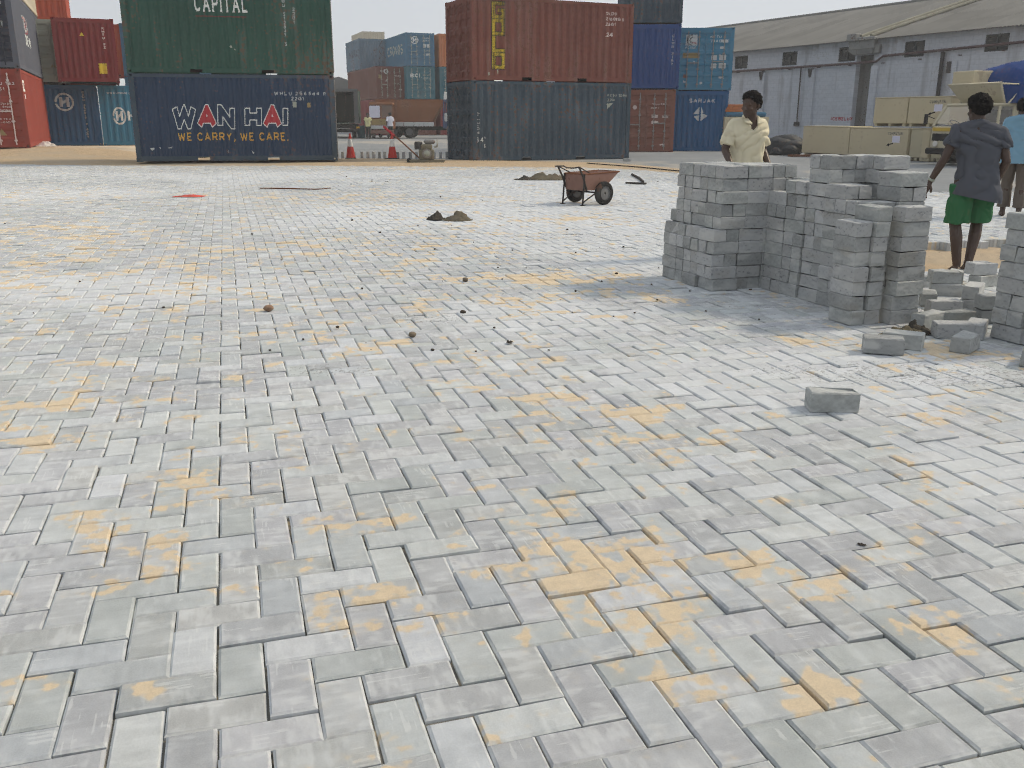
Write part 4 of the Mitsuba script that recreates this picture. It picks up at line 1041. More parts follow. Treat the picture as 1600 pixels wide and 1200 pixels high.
part(key, 'axle', P(move(tube([(-.36, .33, .19), (.36, .33, .19)], .014, 8), M), 'tool', .4, 'dull'))
for s in (-1, 1):
    Mw = M @ X(s * .335, .33, .19, yaw=0, roll=math.pi / 2)
    wk = part(key, 'wheel', P(move(lathe([(.115, -.045), (.16, -.052), (.185, -.035), (.192, 0), (.185, .035), (.16, .052), (.115, .045)], 32), Mw), 'rubber', .9, 'dull', True), 'dusty rubber tyre')
    part(wk, 'rim', P(move(lathe([(.02, -.03), (.05, -.035), (.10, -.02), (.117, -.04), (.117, .04), (.10, .02), (.05, .035), (.02, .03)], 24), Mw), 'mid_grey', .9, 'dull', True))

# ------------------------------------------------------------------ the warehouse on the right
WP, WD, WB = np.array([12.6, 55.0]), np.array([.451, -.8925]), np.array([.8925, .451])     # far corner seen, along the wall towards us, into the building
S0, S1, EAVE, RIDGE, HALF = -22.0, 27.0, 5.05, 7.48, 8.0


def wmap(m):
    """(s, b, z): along the wall, into the building, up."""
    v = np.asarray(m.vertices)
    xy = WP + v[:, :1] * WD + v[:, 1:2] * WB
    return trimesh.Trimesh(np.c_[xy, v[:, 2]], np.asarray(m.faces), process=False)


def wash_fn(p, n, uv):
    s = (p.x - 12.6) * 0.451 - (p.y - 55.0) * 0.8925
    row = p.z / 0.2
    r = dr.floor(row)
    col = s / 0.42 + 0.5 * (r - 2 * dr.floor(r * 0.5))
    fr, fc = row - r, col - dr.floor(col)
    joint = dr.maximum(smoothstep(0.10, 0.03, dr.minimum(fr, 1 - fr)), smoothstep(0.06, 0.02, dr.minimum(fc, 1 - fc)))
    big = fbm(s * 0.5, p.z * 0.6, 1.0, 4)
    run = fbm(s * 3.2, p.z * 0.32, 3.0, 3)
    fine = fbm(s * 12, p.z * 12, 5.0, 3)
    c = mi.Color3f(0.555, 0.575, 0.62) * (0.93 + 0.12 * cell_rand(dr.floor(col), r, 4) * 0.5 + 0.18 * (fine - 0.5) + 0.20 * (big - 0.5))
    c = c * (1.0 - 0.09 * joint)
    c = mix(c, mi.Color3f(0.25, 0.25, 0.255), smoothstep(0.55, 0.74, 0.6 * run + 0.4 * big) * 0.5)
    return mix(c, mi.Color3f(0.30, 0.25, 0.20), smoothstep(0.62, 0.74, 0.5 * fine + 0.5 * big) * 0.4)


def roof_fn(p, n, uv):
    s = (p.x - 12.6) * 0.451 - (p.y - 55.0) * 0.8925
    b = (p.x - 12.6) * 0.8925 + (p.y - 55.0) * 0.451
    run = fbm(s * 2.4, b * 0.22, 3.0, 3)
    big = fbm(s * 0.3, b * 0.5, 1.0, 3)
    sheetno = cell_rand(dr.floor(s / 1.05), dr.floor(b / 1.75), 2)
    c = mi.Color3f(0.185, 0.184, 0.176) * (0.86 + 0.16 * sheetno + 0.14 * (run - 0.5) + 0.22 * (big - 0.5))
    return mix(c, mi.Color3f(0.10, 0.098, 0.088), smoothstep(0.58, 0.76, 0.6 * run + 0.4 * big) * 0.3)


scene['whitewash'] = {'type': 'twosided', 'bsdf': {'type': 'diffuse', 'reflectance': mikit.proc(wash_fn)}}
scene['roof_sheeting'] = {'type': 'twosided', 'bsdf': {'type': 'principled', 'base_color': mikit.proc(roof_fn), 'roughness': 0.9, 'specular': 0.2}}
WH = thing('warehouse', 'long whitewashed warehouse with grey corrugated roof on the right', 'warehouse')
wins = [(s, 4.08, s + 1.10, 4.76) for s in (-19.9, -15.9, -11.9, -7.9, -3.95, .02, 3.86, 7.82, 11.80, 15.92, 19.9, 23.9)]
face = sbox(S0, -0.1, S1, EAVE - .05)
for wn in wins:
    face = face.difference(sbox(*wn))
face = face.difference(sbox(9.02, -0.05, 10.06, 4.32))
wm = extrude(face, 0.28)
wv = np.asarray(wm.vertices)
wm = trimesh.Trimesh(np.c_[wv[:, 0], wv[:, 2], wv[:, 1]], np.asarray(wm.faces)[:, ::-1], process=False)
gable = trimesh.Trimesh(*[np.array(a) for a in ([[0, -.1], [0, EAVE - .05], [1, 0]], [[0, 1, 2]])], process=False) if False else None
ends_ = cat(bx(S0, S0 + .25, .28, 2 * HALF, -.1, EAVE - .05), bx(S1 - .25, S1, .28, 2 * HALF, -.1, EAVE - .05), bx(S0, S1, 2 * HALF - .2, 2 * HALF, -.1, EAVE - .05))
tri_ = [([[s, .0, EAVE - .06], [s, HALF, RIDGE - .1], [s, 2 * HALF, EAVE - .06]], [[0, 1, 2]]) for s in (S0 + .1, S1 - .1)]
part(WH, 'wall', mikit.ply(wmap(wm), 'whitewash'))
part(WH, 'rear_walls', mikit.ply(wmap(cat(ends_, *[(np.array(a, float), np.array(f)) for a, f in tri_])), 'whitewash'))
ss = np.arange(S0 - .3, S1 + .3, 0.177 / 4)
wave = 0.028 * np.sin(2 * np.pi * ss / 0.177)
def slope(b0, z0, b1, z1):
    n = len(ss)
    v = np.vstack([np.c_[ss, np.full(n, b0), z0 + wave], np.c_[ss, np.full(n, b1), z1 + wave]])
    i = np.arange(n - 1)
    return cat((v, np.stack([i, i + 1, n + i + 1, n + i], -1)))
kz = (RIDGE - EAVE) / HALF
rf = part(WH, 'roof', mikit.ply(wmap(cat(slope(-.42, EAVE - .42 * kz + .06, HALF, RIDGE + .06), slope(2 * HALF + .4, EAVE - .4 * kz + .06, HALF, RIDGE + .06))), 'roof_sheeting', smooth=True))
part(rf, 'ridge_cap', mikit.ply(wmap(tube([(S0 - .3, HALF, RIDGE + .06), (S1 + .3, HALF, RIDGE + .06)], .12, 10)), 'roof_sheeting', smooth=True))
def up_roof(s, b, h=.10):
    return (s, b, EAVE + kz * b + h)
fl = []
for ds in (0.0, .62):
    fl.append(tube([up_roof(9.25 + ds, -.1, .13), up_roof(9.35 + ds, .9, .14), up_roof(10.3 + ds * 1.3, HALF - .1, .14)], .095, 8))
for k in range(10):
    b = .2 + k * .76
    fl.append(move(bx(0, .62 + .15 * b / 8, -.34, .34, 0, .03), X(*up_roof(9.28 + .13 * b, b, .075), pitch=math.atan(kz))))
part(rf, 'valley_flashing', P(wmap(cat(*fl)), 'flash', .6, 'dull'), 'pale strip of flashing running up the roof')
for s, z0, s1, z1 in wins:
    fk = part(WH, 'window', P(wmap(cat(bx(s, s + .05, .03, .12, z0, z1), bx(s1 - .05, s1, .03, .12, z0, z1), bx(s + .05, s1 - .05, .03, .12, z0, z0 + .05), bx(s + .05, s1 - .05, .03, .12, z1 - .05, z1), bx(s + .52, s + .57, .03, .1, z0 + .05, z1 - .05))), 'deep_grey', .5, 'dull'))
    part(fk, 'louvres', P(wmap(cat(*[move(bx(s, s1, -.07, .07, -.008, .008), X(0, .16, z0 + .05 + .083 * k, pitch=.7)) for k in range(8)], bx(s, s1, .24, .26, z0, z1))), 'mid_grey', .6, 'dull'), kind='stuff')
for s in (-17.9, -13.9, -9.9, -5.9, -1.8, 2.5, 6.2, 10.26, 14.55, 18.6, 22.6):
    part(WH, 'pilaster', mikit.ply(wmap(bx(s - .20, s + .20, -.11, .01, -.1, 3.80)), 'whitewash'))
part(WH, 'recess', P(wmap(cat(bx(8.9, 10.2, .62, .67, -.05, 4.4), bx(8.92, 9.02, .281, .62, -.05, 4.4), bx(10.06, 10.16, .281, .62, -.05, 4.4))), 'hopper', 1.0, 'dull'), 'tall recess with darker grey inner faces under the hopper')  # inner faces a darker grey than the wall around
hop = cat(rbox(8.70, 10.25, -.30, -.01, 4.55, 5.12, .04), frustum((8.95, 10.1, -.22, -.01), (8.70, 10.25, -.30, -.01), 4.34, 4.55), rbox(8.62, 9.2, -.42, -.02, 4.95, 5.3, .03), rbox(9.85, 10.5, -.20, -.01, 4.35, 4.75, .03))
part(WH, 'rainwater_hopper', P(wmap(hop), 'hopper', 1.0, 'dull'), 'stained concrete rainwater hopper at the eaves')
part(WH, 'gutter_pipe', P(wmap(cat(tube([(S0, -.14, 3.93), (9.0, -.14, 3.96), (10.35, -.14, 3.98), (10.75, -.14, 4.20), (18, -.14, 4.36), (S1, -.14, 4.55)], .055, 8), *[bx(s - .02, s + .02, -.20, .0, 3.86 + max(0, s - 10.3) * .03, 3.90 + max(0, s - 10.3) * .03) for s in np.arange(-20, 26, 2.05)])), 'pipe', .7, 'dull', True))
part(WH, 'downpipe', P(wmap(cat(tube([(5.44, -.12, 3.95), (5.44, -.10, 1.2)], .035, 7), rbox(5.32, 5.56, -.22, -.01, 1.0, 1.22, .02))), 'pipe_dark', .6, 'dull'))
part(WH, 'downpipe', P(wmap(cat(tube([(14.02, -.14, 4.20), (14.02, -.14, .05)], .085, 8), bx(14.28, 14.50, -.13, -.112, 3.3, 3.78))), 'pipe_dark', .6, 'dull'))
for s, z in ((2.45, 3.74), (6.12, 3.74)):
    part(WH, 'bracket', P(wmap(frustum((s - .05, s + .05, -.16, 0), (s - .13, s + .13, -.20, 0), z - .32, z + .1)), 'pipe_dark', .5, 'dull'))
m = plate_mesh(affinity.scale(lettering('ICEBELUX', .17, .24)[0], 1.05, 1, origin=(0, 0)))
v = np.asarray(m.vertices)
part(WH, 'painted_word', P(wmap(trimesh.Trimesh(np.c_[7.72 + v[:, 0] * .95, np.full(len(v), -.006), 1.30 + v[:, 1]], np.asarray(m.faces), process=False)), 'text_red', .5, 'dull'), 'small faded red lettering on the wall')

# cream crates in front of the warehouse ----------------------------------------
CP, CD, CB = np.array([11.34, 37.07]), np.array([.45, -.893]), np.array([.893, .45])


def cmap(m):
    v = np.asarray(m.vertices)
    xy = CP + v[:, :1] * CD + v[:, 1:2] * CB
    return trimesh.Trimesh(np.c_[xy, v[:, 2]], np.asarray(m.faces), process=False)


def crate(label, s0, s1, b0, b1, z0, z1, col='crate', mark=False, boards=3):
    key = thing('crate', label, 'crate', 'cream crates before the warehouse')
    part(key, 'box', P(cmap(rbox(s0 + .012, s1 - .012, b0, b1, z0 + .10, z1, .015)), col, .22, 'dull'))
    part(key, 'skids', P(cmap(cat(*[bx(s0 + f * (s1 - s0) - .06, s0 + f * (s1 - s0) + .06, b0 + .04, b1 - .04, z0, z0 + .10) for f in (.08, .5, .92)])), 'crate_dull_shaded', .5, 'dull'))
    lid = cmap(rbox(s0, s1, b0 - .012, b1 + .01, z1 + .001, z1 + .035, .01))
    part(key, 'lid', P(lid, col, .25, 'dull'))
    if mark:
        def fl_(poly):
            m = plate_mesh(poly)
            v = np.asarray(m.vertices)
            return cmap(trimesh.Trimesh(np.c_[v[:, 0], np.full(len(v), b0 - .004), v[:, 1]], np.asarray(m.faces), process=False))
        w_ = lettering('COMPUTON', .095, .24)[0]
        part(key, 'lettering', P(fl_(at2(affinity.scale(w_, .62 / (w_.bounds[2]), 1, origin=(0, 0)), s1 - .86, z1 - .20)), 'deep_grey', .3, 'dull'))
        part(key, 'paper', P(fl_(sbox(s1 - .66, z1 - .46, s1 - .33, z1 - .23)), 'paper', .1, 'dull'), 'white paper label')
        part(key, 'arrow', P(fl_(unary_union([Polygon([(s1 - .90, z1 - .56), (s1 - .78, z1 - .48), (s1 - .76, z1 - .60)]), LineString([(s1 - .8, z1 - .53), (s1 - .62, z1 - .49)]).buffer(.02)])), 'black', .2, 'dull'))


crate('long cream crate at the left end of the lower row', 0, 2.39, 0, 1.15, 0, 1.08)
crate('cream crate with dark lettering and white paper, in the lower row', 2.40, 5.02, 0, 1.15, 0, 1.04, mark=True)
crate('narrow cream crate with painted-in shade, right of the lettered one in the lower row', 5.04, 5.58, .10, 1.15, 0, 1.02, 'crate_dull_shaded')
crate('narrow pale cream crate next to the truck in the lower row', 5.60, 5.92, 0, 1.15, 0, 1.03)
crate('cream crate at the right end of the lower row, beside the truck', 5.94, 6.5, .10, 1.1, 0, 1.02, 'crate_dull_shaded')
crate('plain cream crate on top of the lower row, left one', 3.02, 4.50, .42, 1.5, 1.12, 2.08)
crate('cream crate with lettering and paper on top of the lower row', 4.52, 6.25, .42, 1.5, 1.12, 2.08, mark=True)
key = thing('crate', 'cream crate farther back behind the man in the yellow shirt', 'crate')
part(key, 'box', P(cat(rbox(9.35, 10.35, 42.0, 43.2, .12, 1.45, .015), rbox(10.38, 11.3, 42.0, 43.2, .12, 1.45, .015)), 'crate', .25, 'dull'))
part(key, 'skids', P(cat(bx(9.4, 9.52, 42.05, 43.1, -.02, .12), bx(10.3, 10.42, 42.05, 43.1, -.02, .12), bx(11.1, 11.22, 42.05, 43.1, -.02, .12)), 'crate_dull_shaded', .5, 'dull'))
key = thing('tarpaulin', 'blue folded tarpaulin lying on the farther cream crate', 'tarpaulin')
scene[key] = P(rbox(9.4, 11.2, 42.05, 43.0, 1.452, 1.66, .06), 'mid_blue', .5, 'dull')
key = thing('plank_stack', 'orange-brown boards lying on the blue tarpaulin', 'boards')
for k in range(3):
    part(key, 'board', P(rbox(9.4 + .05 * k, 10.15 + .03 * k, 42.1, 42.9, 1.663 + .11 * k, 1.765 + .11 * k, .01), 'orange', .8, 'dull'))
key = thing('rubbish_heap', 'heap of black plastic sheeting against the long crate', 'heap')
scene[key] = P(cat(*[move(rock(80 + k, r_), X(x_, y_, -.05, k)) for k, (x_, y_, r_) in enumerate(((10.75, 37.9, .50), (11.2, 37.8, .46), (10.95, 37.5, .34), (11.0, 38.2, .62), (10.55, 37.6, .26)))]), 'bag_black', .5, 'paint', True)
key = thing('plank', 'brown plank lying on the ground before the long crate', 'plank')
scene[key] = P(move(rbox(-.55, .55, -.16, .16, -.02, .05, .01), X(11.15, 36.2, 0, .2)), 'rust', .8, 'dull')

# ------------------------------------------------------------------ trucks
scene['window_glass'] = {'type': 'thindielectric'}
TYAW = math.atan2(-.28, -.96)


def wheel(parent, M, r=.42, w=.22):
    wk = part(parent, 'wheel', P(move(lathe([(r * .58, -w / 2), (r * .92, -w / 2), (r, -w * .35), (r, w * .35), (r * .92, w / 2), (r * .58, w / 2)], 24), M), 'rubber', .6, 'dull', True))
    part(wk, 'rim', P(move(lathe([(0, -w * .2), (r * .3, -w * .3), (r * .5, -w * .15), (r * .6, -w * .5), (r * .6, w * .5), (r * .5, w * .15), (r * .3, w * .3), (0, w * .2)], 20), M), 'mid_grey', .6, 'dull', True))


key = thing('truck', 'cream light truck with a blue tarpaulin load, behind the man in the grey shirt', 'truck')
# local: x forward from the front bumper, y from the near side (0) to the far side (1.9)
TM = X(13.80, 28.3, 0, TYAW)
TM = TM @ np.diag([1, -1, .92, 1.0])       # y runs to the far side
q_ = lambda m: move(m, TM)
W_ = 1.9
cabv = np.array([[0, 0, .55], [0, W_, .55], [0, W_, 1.28], [0, 0, 1.28], [-.42, .06, 1.92], [-.42, W_ - .06, 1.92]])
part(key, 'cab', P(q_(cat(rbox(-1.55, 0, 0, W_, .50, 1.26, .05), rbox(-1.5, -.40, .05, W_ - .05, 1.90, 2.0, .04), *[tube([(-.02, y, 1.25), (-.43, y, 1.92)], .045, 6) for y in (.06, W_ - .06)], *[bx(-1.5, -1.32, y, y + .06, 1.25, 1.92) for y in (.03, W_ - .09)], bx(-.86, -.78, .035, .08, 1.25, 1.92))), 'truck_cream', .3))
ws = (np.array([[-.03, .08, 1.27], [-.03, W_ - .08, 1.27], [-.42, W_ - .1, 1.90], [-.42, .1, 1.90]]), np.array([[0, 1, 2, 3]]))
part(key, 'windscreen', mikit.ply(q_(ws), 'window_glass'))
part(key, 'side_window', mikit.ply(q_((np.array([[-.80, .05, 1.27], [-.10, .05, 1.27], [-.43, .06, 1.90], [-.80, .06, 1.90]]), np.array([[0, 1, 2, 3]]))), 'window_glass'))
part(key, 'side_window', mikit.ply(q_((np.array([[-1.33, .05, 1.27], [-.87, .05, 1.27], [-.87, .06, 1.90], [-1.33, .06, 1.90]]), np.array([[0, 1, 2, 3]]))), 'window_glass'))
part(key, 'interior', P(q_(cat(bx(-1.3, -.85, .15, W_ - .15, .9, 1.35), bx(-1.42, -1.30, .15, W_ - .15, 1.3, 1.8), move(lathe([(.17, -.012), (.19, 0), (.17, .012)], 16), X(-.42, W_ - .55, 1.36, roll=-.6)), bx(-.32, -.08, .1, W_ - .1, 1.15, 1.30))), 'seat', .3, 'dull'))
part(key, 'grille', P(q_(bx(-.01, .02, .35, W_ - .12, .78, 1.02)), 'black', .3))
part(key, 'number_band', P(q_(bx(-.01, .025, .1, W_ - .1, 1.10, 1.22)), 'plate', .5), 'yellow band under the windscreen')
part(key, 'bumper', P(q_(rbox(-.02, .16, .02, W_ - .02, .34, .54, .03)), 'black', .4))
for y in (.42, W_ - .30):
    part(key, 'headlight', P(q_(move(lathe([(0, .0), (.085, 0), (.10, .03), (.09, .05), (0, .055)], 16), X(0.0, y, .68, roll=math.pi / 2))), 'headlamp', .2))
for y, sg in ((0, -1), (W_, 1)):
    part(key, 'mirror', P(q_(cat(tube([(-.1, y, 1.5), (.06, y + sg * .22, 1.62)], .014, 6), rbox(.03, .07, y + sg * .22 - .09, y + sg * .22 + .09, 1.32, 1.66, .02))), 'black', .2))
part(key, 'roof_box', P(q_(cat((np.array([[-1.0, .1, 2.0], [-1.0, W_ - .1, 2.0], [-.52, W_ + .12, 2.62], [-.52, -.12, 2.62], [-1.06, .1, 2.0], [-1.06, W_ - .1, 2.0], [-.60, W_ + .12, 2.65], [-.60, -.12, 2.65]]), np.array([[0, 1, 2, 3], [7, 6, 5, 4], [0, 3, 7, 4], [1, 5, 6, 2], [3, 2, 6, 7], [0, 4, 5, 1]])), *[tube([(-1.02, y, 2.0), (-1.5, y, 2.58), (-.6, y, 2.60)], .03, 6) for y in (-.05, W_ + .05)])), 'truck_cream', .4), 'cream board leaning forward over the cab')
part(key, 'bed', P(q_(cat(bx(-5.2, -1.65, -.1, W_ + .1, .78, .92), *[bx(-5.2, -1.65, y, y + .05, .92, 2.35) for y in (-.1, W_ + .05)], bx(-1.72, -1.65, -.1, W_ + .1, .92, 2.5), *[bx(x, x + .07, -.14, -.10, .80, 2.35) for x in np.arange(-5.1, -1.6, .58)])), 'truck_cream', .6))
part(key, 'chassis', P(q_(cat(bx(-5.1, -.2, .5, .62, .48, .72), bx(-5.1, -.2, W_ - .62, W_ - .5, .48, .72))), 'black', .3, 'dull'))
for x in (-.85, -4.1):
    for y in (.12, W_ - .12):
        wheel(key, TM @ X(x, y, .40, pitch=math.pi / 2), .40)
key = thing('tarpaulin', 'blue tarpaulin over the load of the cream truck', 'tarpaulin')
u, v = np.meshgrid(np.linspace(-1, 1, 50), np.linspace(-1, 1, 34))
pk = (1 - np.abs(u) ** 4) * (1 - np.abs(v) ** 4)
fold = n3(u.ravel() * 2, v.ravel() * 2, 1.6, 3).reshape(u.shape) - .45
zt_ = 2.30 + 1.05 * np.clip(pk, 0, 1) ** .45 + .30 * fold * np.clip(pk * 3, 0, 1) - .30 * (np.maximum(np.abs(u), np.abs(v)) > .985)
I, J = np.meshgrid(np.arange(49), np.arange(33))
scene[key] = P(q_((np.c_[(-3.25 + u * 2.05 + .12 * fold).ravel(), (W_ / 2 + v * 1.17 + .1 * fold).ravel(), zt_.ravel()], np.stack([J * 50 + I, J * 50 + I + 1, (J + 1) * 50 + I + 1, (J + 1) * 50 + I], -1).reshape(-1, 4))), 'tarp', .35, 'dull', True)
key = thing('crate', 'yellowish crate standing on the cream truck behind the leaning board', 'crate')
part(key, 'box', P(q_(rbox(-1.62, -.70, 1.15, 2.05, 2.52, 3.05, .02)), 'crate', .4, 'dull'))

# tipper in the far gap, driving to the right
key = thing('tipper_truck', 'tipper truck with orange-brown bed, parked across the far gap', 'truck')
FX, FY = -9.40, 67.5
bed = frustum((.35, 4.15, 0, 2.3), (-.15, 4.75, -.05, 2.35), 1.28, 2.35)
part(key, 'bed', P(move(bed, X(FX, FY, 0, s=.9)), 'dump_orange', .35, 'dull'))
part(key, 'upper_boards', P(move(cat(frustum((-.15, 4.75, -.05, .0), (-.30, 4.95, -.05, .0), 2.352, 2.95), bx(-.2, -.12, 0, 2.3, 2.352, 2.9), bx(-.2, 4.8, 2.3, 2.35, 2.352, 2.9)), X(FX, FY, 0, s=.9)), 'dump_orange', .8, 'dull'))
for k in range(5):
    part(key, 'rib', P(move(frustum((.35 + .9 * k, .45 + .9 * k, -.07, 0), (.02 + 1.06 * k, .13 + 1.06 * k, -.12, -.05), 1.28, 2.35), X(FX, FY, 0, s=.9)), 'dump_orange', .5, 'dull'))
part(key, 'side_guard', P(move(cat(*[bx(.3 + .8 * k, 1.06 + .8 * k, -.06, .0, .92, 1.24) for k in range(5)]), X(FX, FY, 0, s=.9)), 'grey_white', .5, 'dull'), 'white guard strip under the bed')
part(key, 'chassis', P(move(cat(bx(.1, 6.4, .6, 1.7, .62, .9)), X(FX, FY, 0, s=.9)), 'black', .3, 'dull'))
cabm = X(FX + 4.95 * .9, FY, 0, s=.9)
part(key, 'cab', P(move(cat(rbox(0, 1.55, 0, 2.3, .75, 1.95, .08), rbox(.05, 1.30, .08, 2.22, 2.75, 2.95, .06), *[bx(a, a + .09, y, y + .08, 1.95, 2.75) for a in (.05, .72, 1.25) for y in (.06, 2.16)]), cabm), 'cab_blue', .4))
part(key, 'wind_deflector', P(move((np.array([[.1, .1, 2.95], [1.25, .1, 2.95], [.15, .15, 3.55], [.1, 2.2, 2.95], [1.25, 2.2, 2.95], [.15, 2.15, 3.55]]), np.array([[0, 1, 2], [3, 5, 4], [0, 2, 5], [0, 5, 3], [1, 4, 5], [1, 5, 2]])), cabm), 'white', .4))
part(key, 'door_panel', P(move(bx(.14, .68, -.012, .0, 1.30, 1.90), cabm), 'grey_white', .4))
part(key, 'lower_panel', P(move(rbox(.3, 1.62, -.02, 2.32, .45, .98, .06), cabm), 'rust_red', .4))
for wx_ in (1.1, 2.3, 5.75):
    for wy_ in (.18, 2.1):
        wheel(key, X(FX + wx_ * .9, FY + wy_ * .9, .45, pitch=math.pi / 2), .45, .27)

# second truck facing us
key = thing('truck', 'old brown-fronted truck facing us in the far gap, left of the tipper', 'truck')
FM = X(-10.05, 66.5, 0, s=.88)
part(key, 'cab', P(move(cat(rbox(0, 2.0, 0, 1.5, .7, 1.55, .06), rbox(.05, 1.95, .08, 1.4, 2.55, 2.75, .06), *[bx(a, a + .1, .05, .14, 1.55, 2.55) for a in (.03, .95, 1.87)]), FM), 'dump_orange', .8, 'dull'))
part(key, 'windscreen', mikit.ply(move(bx(.12, 1.88, .09, .095, 1.58, 2.54), FM), 'window_glass'))
part(key, 'sun_visor', P(move(bx(.08, .92, -.02, .05, 1.60, 2.50), FM), 'paper', .4, 'dull'), 'pale sheet behind the windscreen')
part(key, 'front_panel', P(move(bx(.08, 1.4, -.03, .0, 1.05, 1.5), FM), 'mustard', .8, 'dull'))
part(key, 'bumper', P(move(rbox(-.05, 1.5, -.18, -.02, .72, 1.0, .03), FM), 'grey_white', .7, 'dull'))
part(key, 'lower_bumper', P(move(rbox(0, 2.0, -.12, .0, .36, .66, .03), FM), 'rust_red', .5, 'dull'))
part(key, 'load', P(move(cat(rbox(-.1, 2.1, 1.6, 6, .9, 2.9, .05), bx(.2, 1.8, 1.7, 5.9, 2.9, 3.05)), FM), 'brown', .8, 'dull'))
for x in (.25, 1.75):
    for y in (.7, 4.8):
        wheel(key, FM @ X(x, y, .45, roll=math.pi / 2), .45, .25)

# dark box truck on the left of the gap
key = thing('box_truck', 'dark empty box truck seen from behind at the left of the far gap', 'truck')
DM = X(-13.0, 66.5, 0, .12, s=.95)
part(key, 'box', P(move(cat(bx(0, .08, 0, 6, 1.05, 3.45), bx(2.05, 2.30, 0, 6, 1.05, 3.45), bx(.08, 2.05, 0, 6, 3.35, 3.45), bx(.08, 2.05, 0, 6, 1.05, 1.15), bx(.08, 2.05, 5.9, 6, 1.15, 3.35)), DM), 'dark_green', .6, 'dull'))
part(key, 'door_frame', P(move(cat(bx(2.05, 2.36, -.06, -.005, 1.05, 3.5), bx(-.05, 2.05, -.06, -.005, 3.30, 3.5)), DM), 'deep_grey', .6, 'dull'))
part(key, 'chassis', P(move(cat(bx(.2, 2.1, .1, 5.8, .7, 1.0), rbox(.1, 2.2, -.1, .02, .45, .68, .03)), DM), 'black', .5, 'dull'))
part(key, 'tail_light', P(move(rbox(2.16, 2.42, -.13, -.1, .72, .84, .01), DM), 'amber', .4, 'dull'))
for x in (.35, 1.95):
    wheel(key, DM @ X(x, 1.2, .48, roll=math.pi / 2), .48, .3)
key = thing('drum', 'teal drum standing behind the dark box truck', 'drum')
scene[key] = P(move(lathe([(0, 0), (.29, 0), (.30, .02), (.28, .3), (.30, .32), (.28, .6), (.30, .88), (0, .88)], 20), X(-11.75, 68.8, .9)), 'teal', .6, 'dull', True) if False else P(move(lathe([(0, 0), (.29, 0), (.30, .02), (.28, .3), (.30, .32), (.28, .6), (.30, .88), (0, .88)], 20), X(-10.9, 68.4, -.02)), 'teal', .6, 'dull', True)
# far shed
key = thing('shed', 'grey gabled shed far behind the dark box truck', 'shed')
SM = X(-32, 122, 0, .05)
part(key, 'wall', P(move(bx(0, 14, 0, 10, 0, 4.6), SM), 'pale_grey', .6, 'dull'))
part(key, 'roof', P(move((np.array([[-.5, -.6, 4.5], [14.5, -.6, 4.5], [-.5, 10.6, 4.5], [14.5, 10.6, 4.5], [10.0, -.6, 6.4], [10.0, 10.6, 6.4]]), np.array([[0, 4, 5], [0, 5, 2], [4, 1, 3], [4, 3, 5], [0, 1, 4], [2, 5, 3]])), SM), 'deep_grey', .6, 'dull'))

# ------------------------------------------------------------------ people
colour('skin', .062, .037, .028)
colour('skin_light', .16, .085, .058)
colour('hair', .010, .009, .009)
colour('grey_shirt', .082, .088, .106)
colour('green_shorts', .038, .135, .062)
colour('yellow_shirt', .62, .575, .43)
colour('blue_shirt', .17, .31, .42)
colour('trousers_brown', .115, .095, .080)
colour('trousers_dark', .030, .034, .034)
colour('white_shirt', .62, .63, .72)
colour('pale_yellow', .60, .58, .32)
PR, PG, PB = (mi.Float([float(p[k]) for p in PAL]) for k in range(3))
scene['skin'] = {'type': 'principled', 'base_color': PAINT, 'roughness': 0.5, 'specular': 0.45}


def ball(p, r, n=14):
    return m3.Manifold.sphere(r, n).translate(list(map(float, p)))


def hull(*prs):
    return m3.Manifold.batch_hull([ball(p, r) for p, r in prs])


def chain(*prs):
    return [hull(a, b) for a, b in zip(prs[:-1], prs[1:])]


def solid(parts, edge, it=12, lump=0.0, freq=8.0, fold=0.0, seed=0, cuts=()):
    m = m3.Manifold.batch_boolean(list(parts), m3.OpType.Add)
    m = m.refine_to_length(edge)
    g = m.to_mesh()
    t = trimesh.Trimesh(np.asarray(g.vert_properties)[:, :3], np.asarray(g.tri_verts), process=True)
    trimesh.smoothing.filter_taubin(t, 0.5, 0.52, iterations=it)
    v, n = np.array(t.vertices), np.array(t.vertex_normals)
    if lump:
        v = v + n * (lump * (meshkit.fbm(v * freq + seed, 3, seed) - 0.5))[:, None]
    if fold:        # slanting creases
        ph = meshkit.fbm(v * 3.0 + seed, 3, seed + 3)
        cr = np.abs(np.sin(16 * ph + v[:, 2] * 6 + v[:, 0] * 15)) ** 0.5
        v = v + n * (fold * (cr - 0.6) * (0.4 + 1.2 * meshkit.noise(v * 5 + seed, 5)))[:, None]
    t = trimesh.Trimesh(v, np.asarray(t.faces), process=False)
    for o, nn in cuts:
        t = trimesh.intersections.slice_mesh_plane(t, np.asarray(nn, float), np.asarray(o, float), cap=False)
    return t


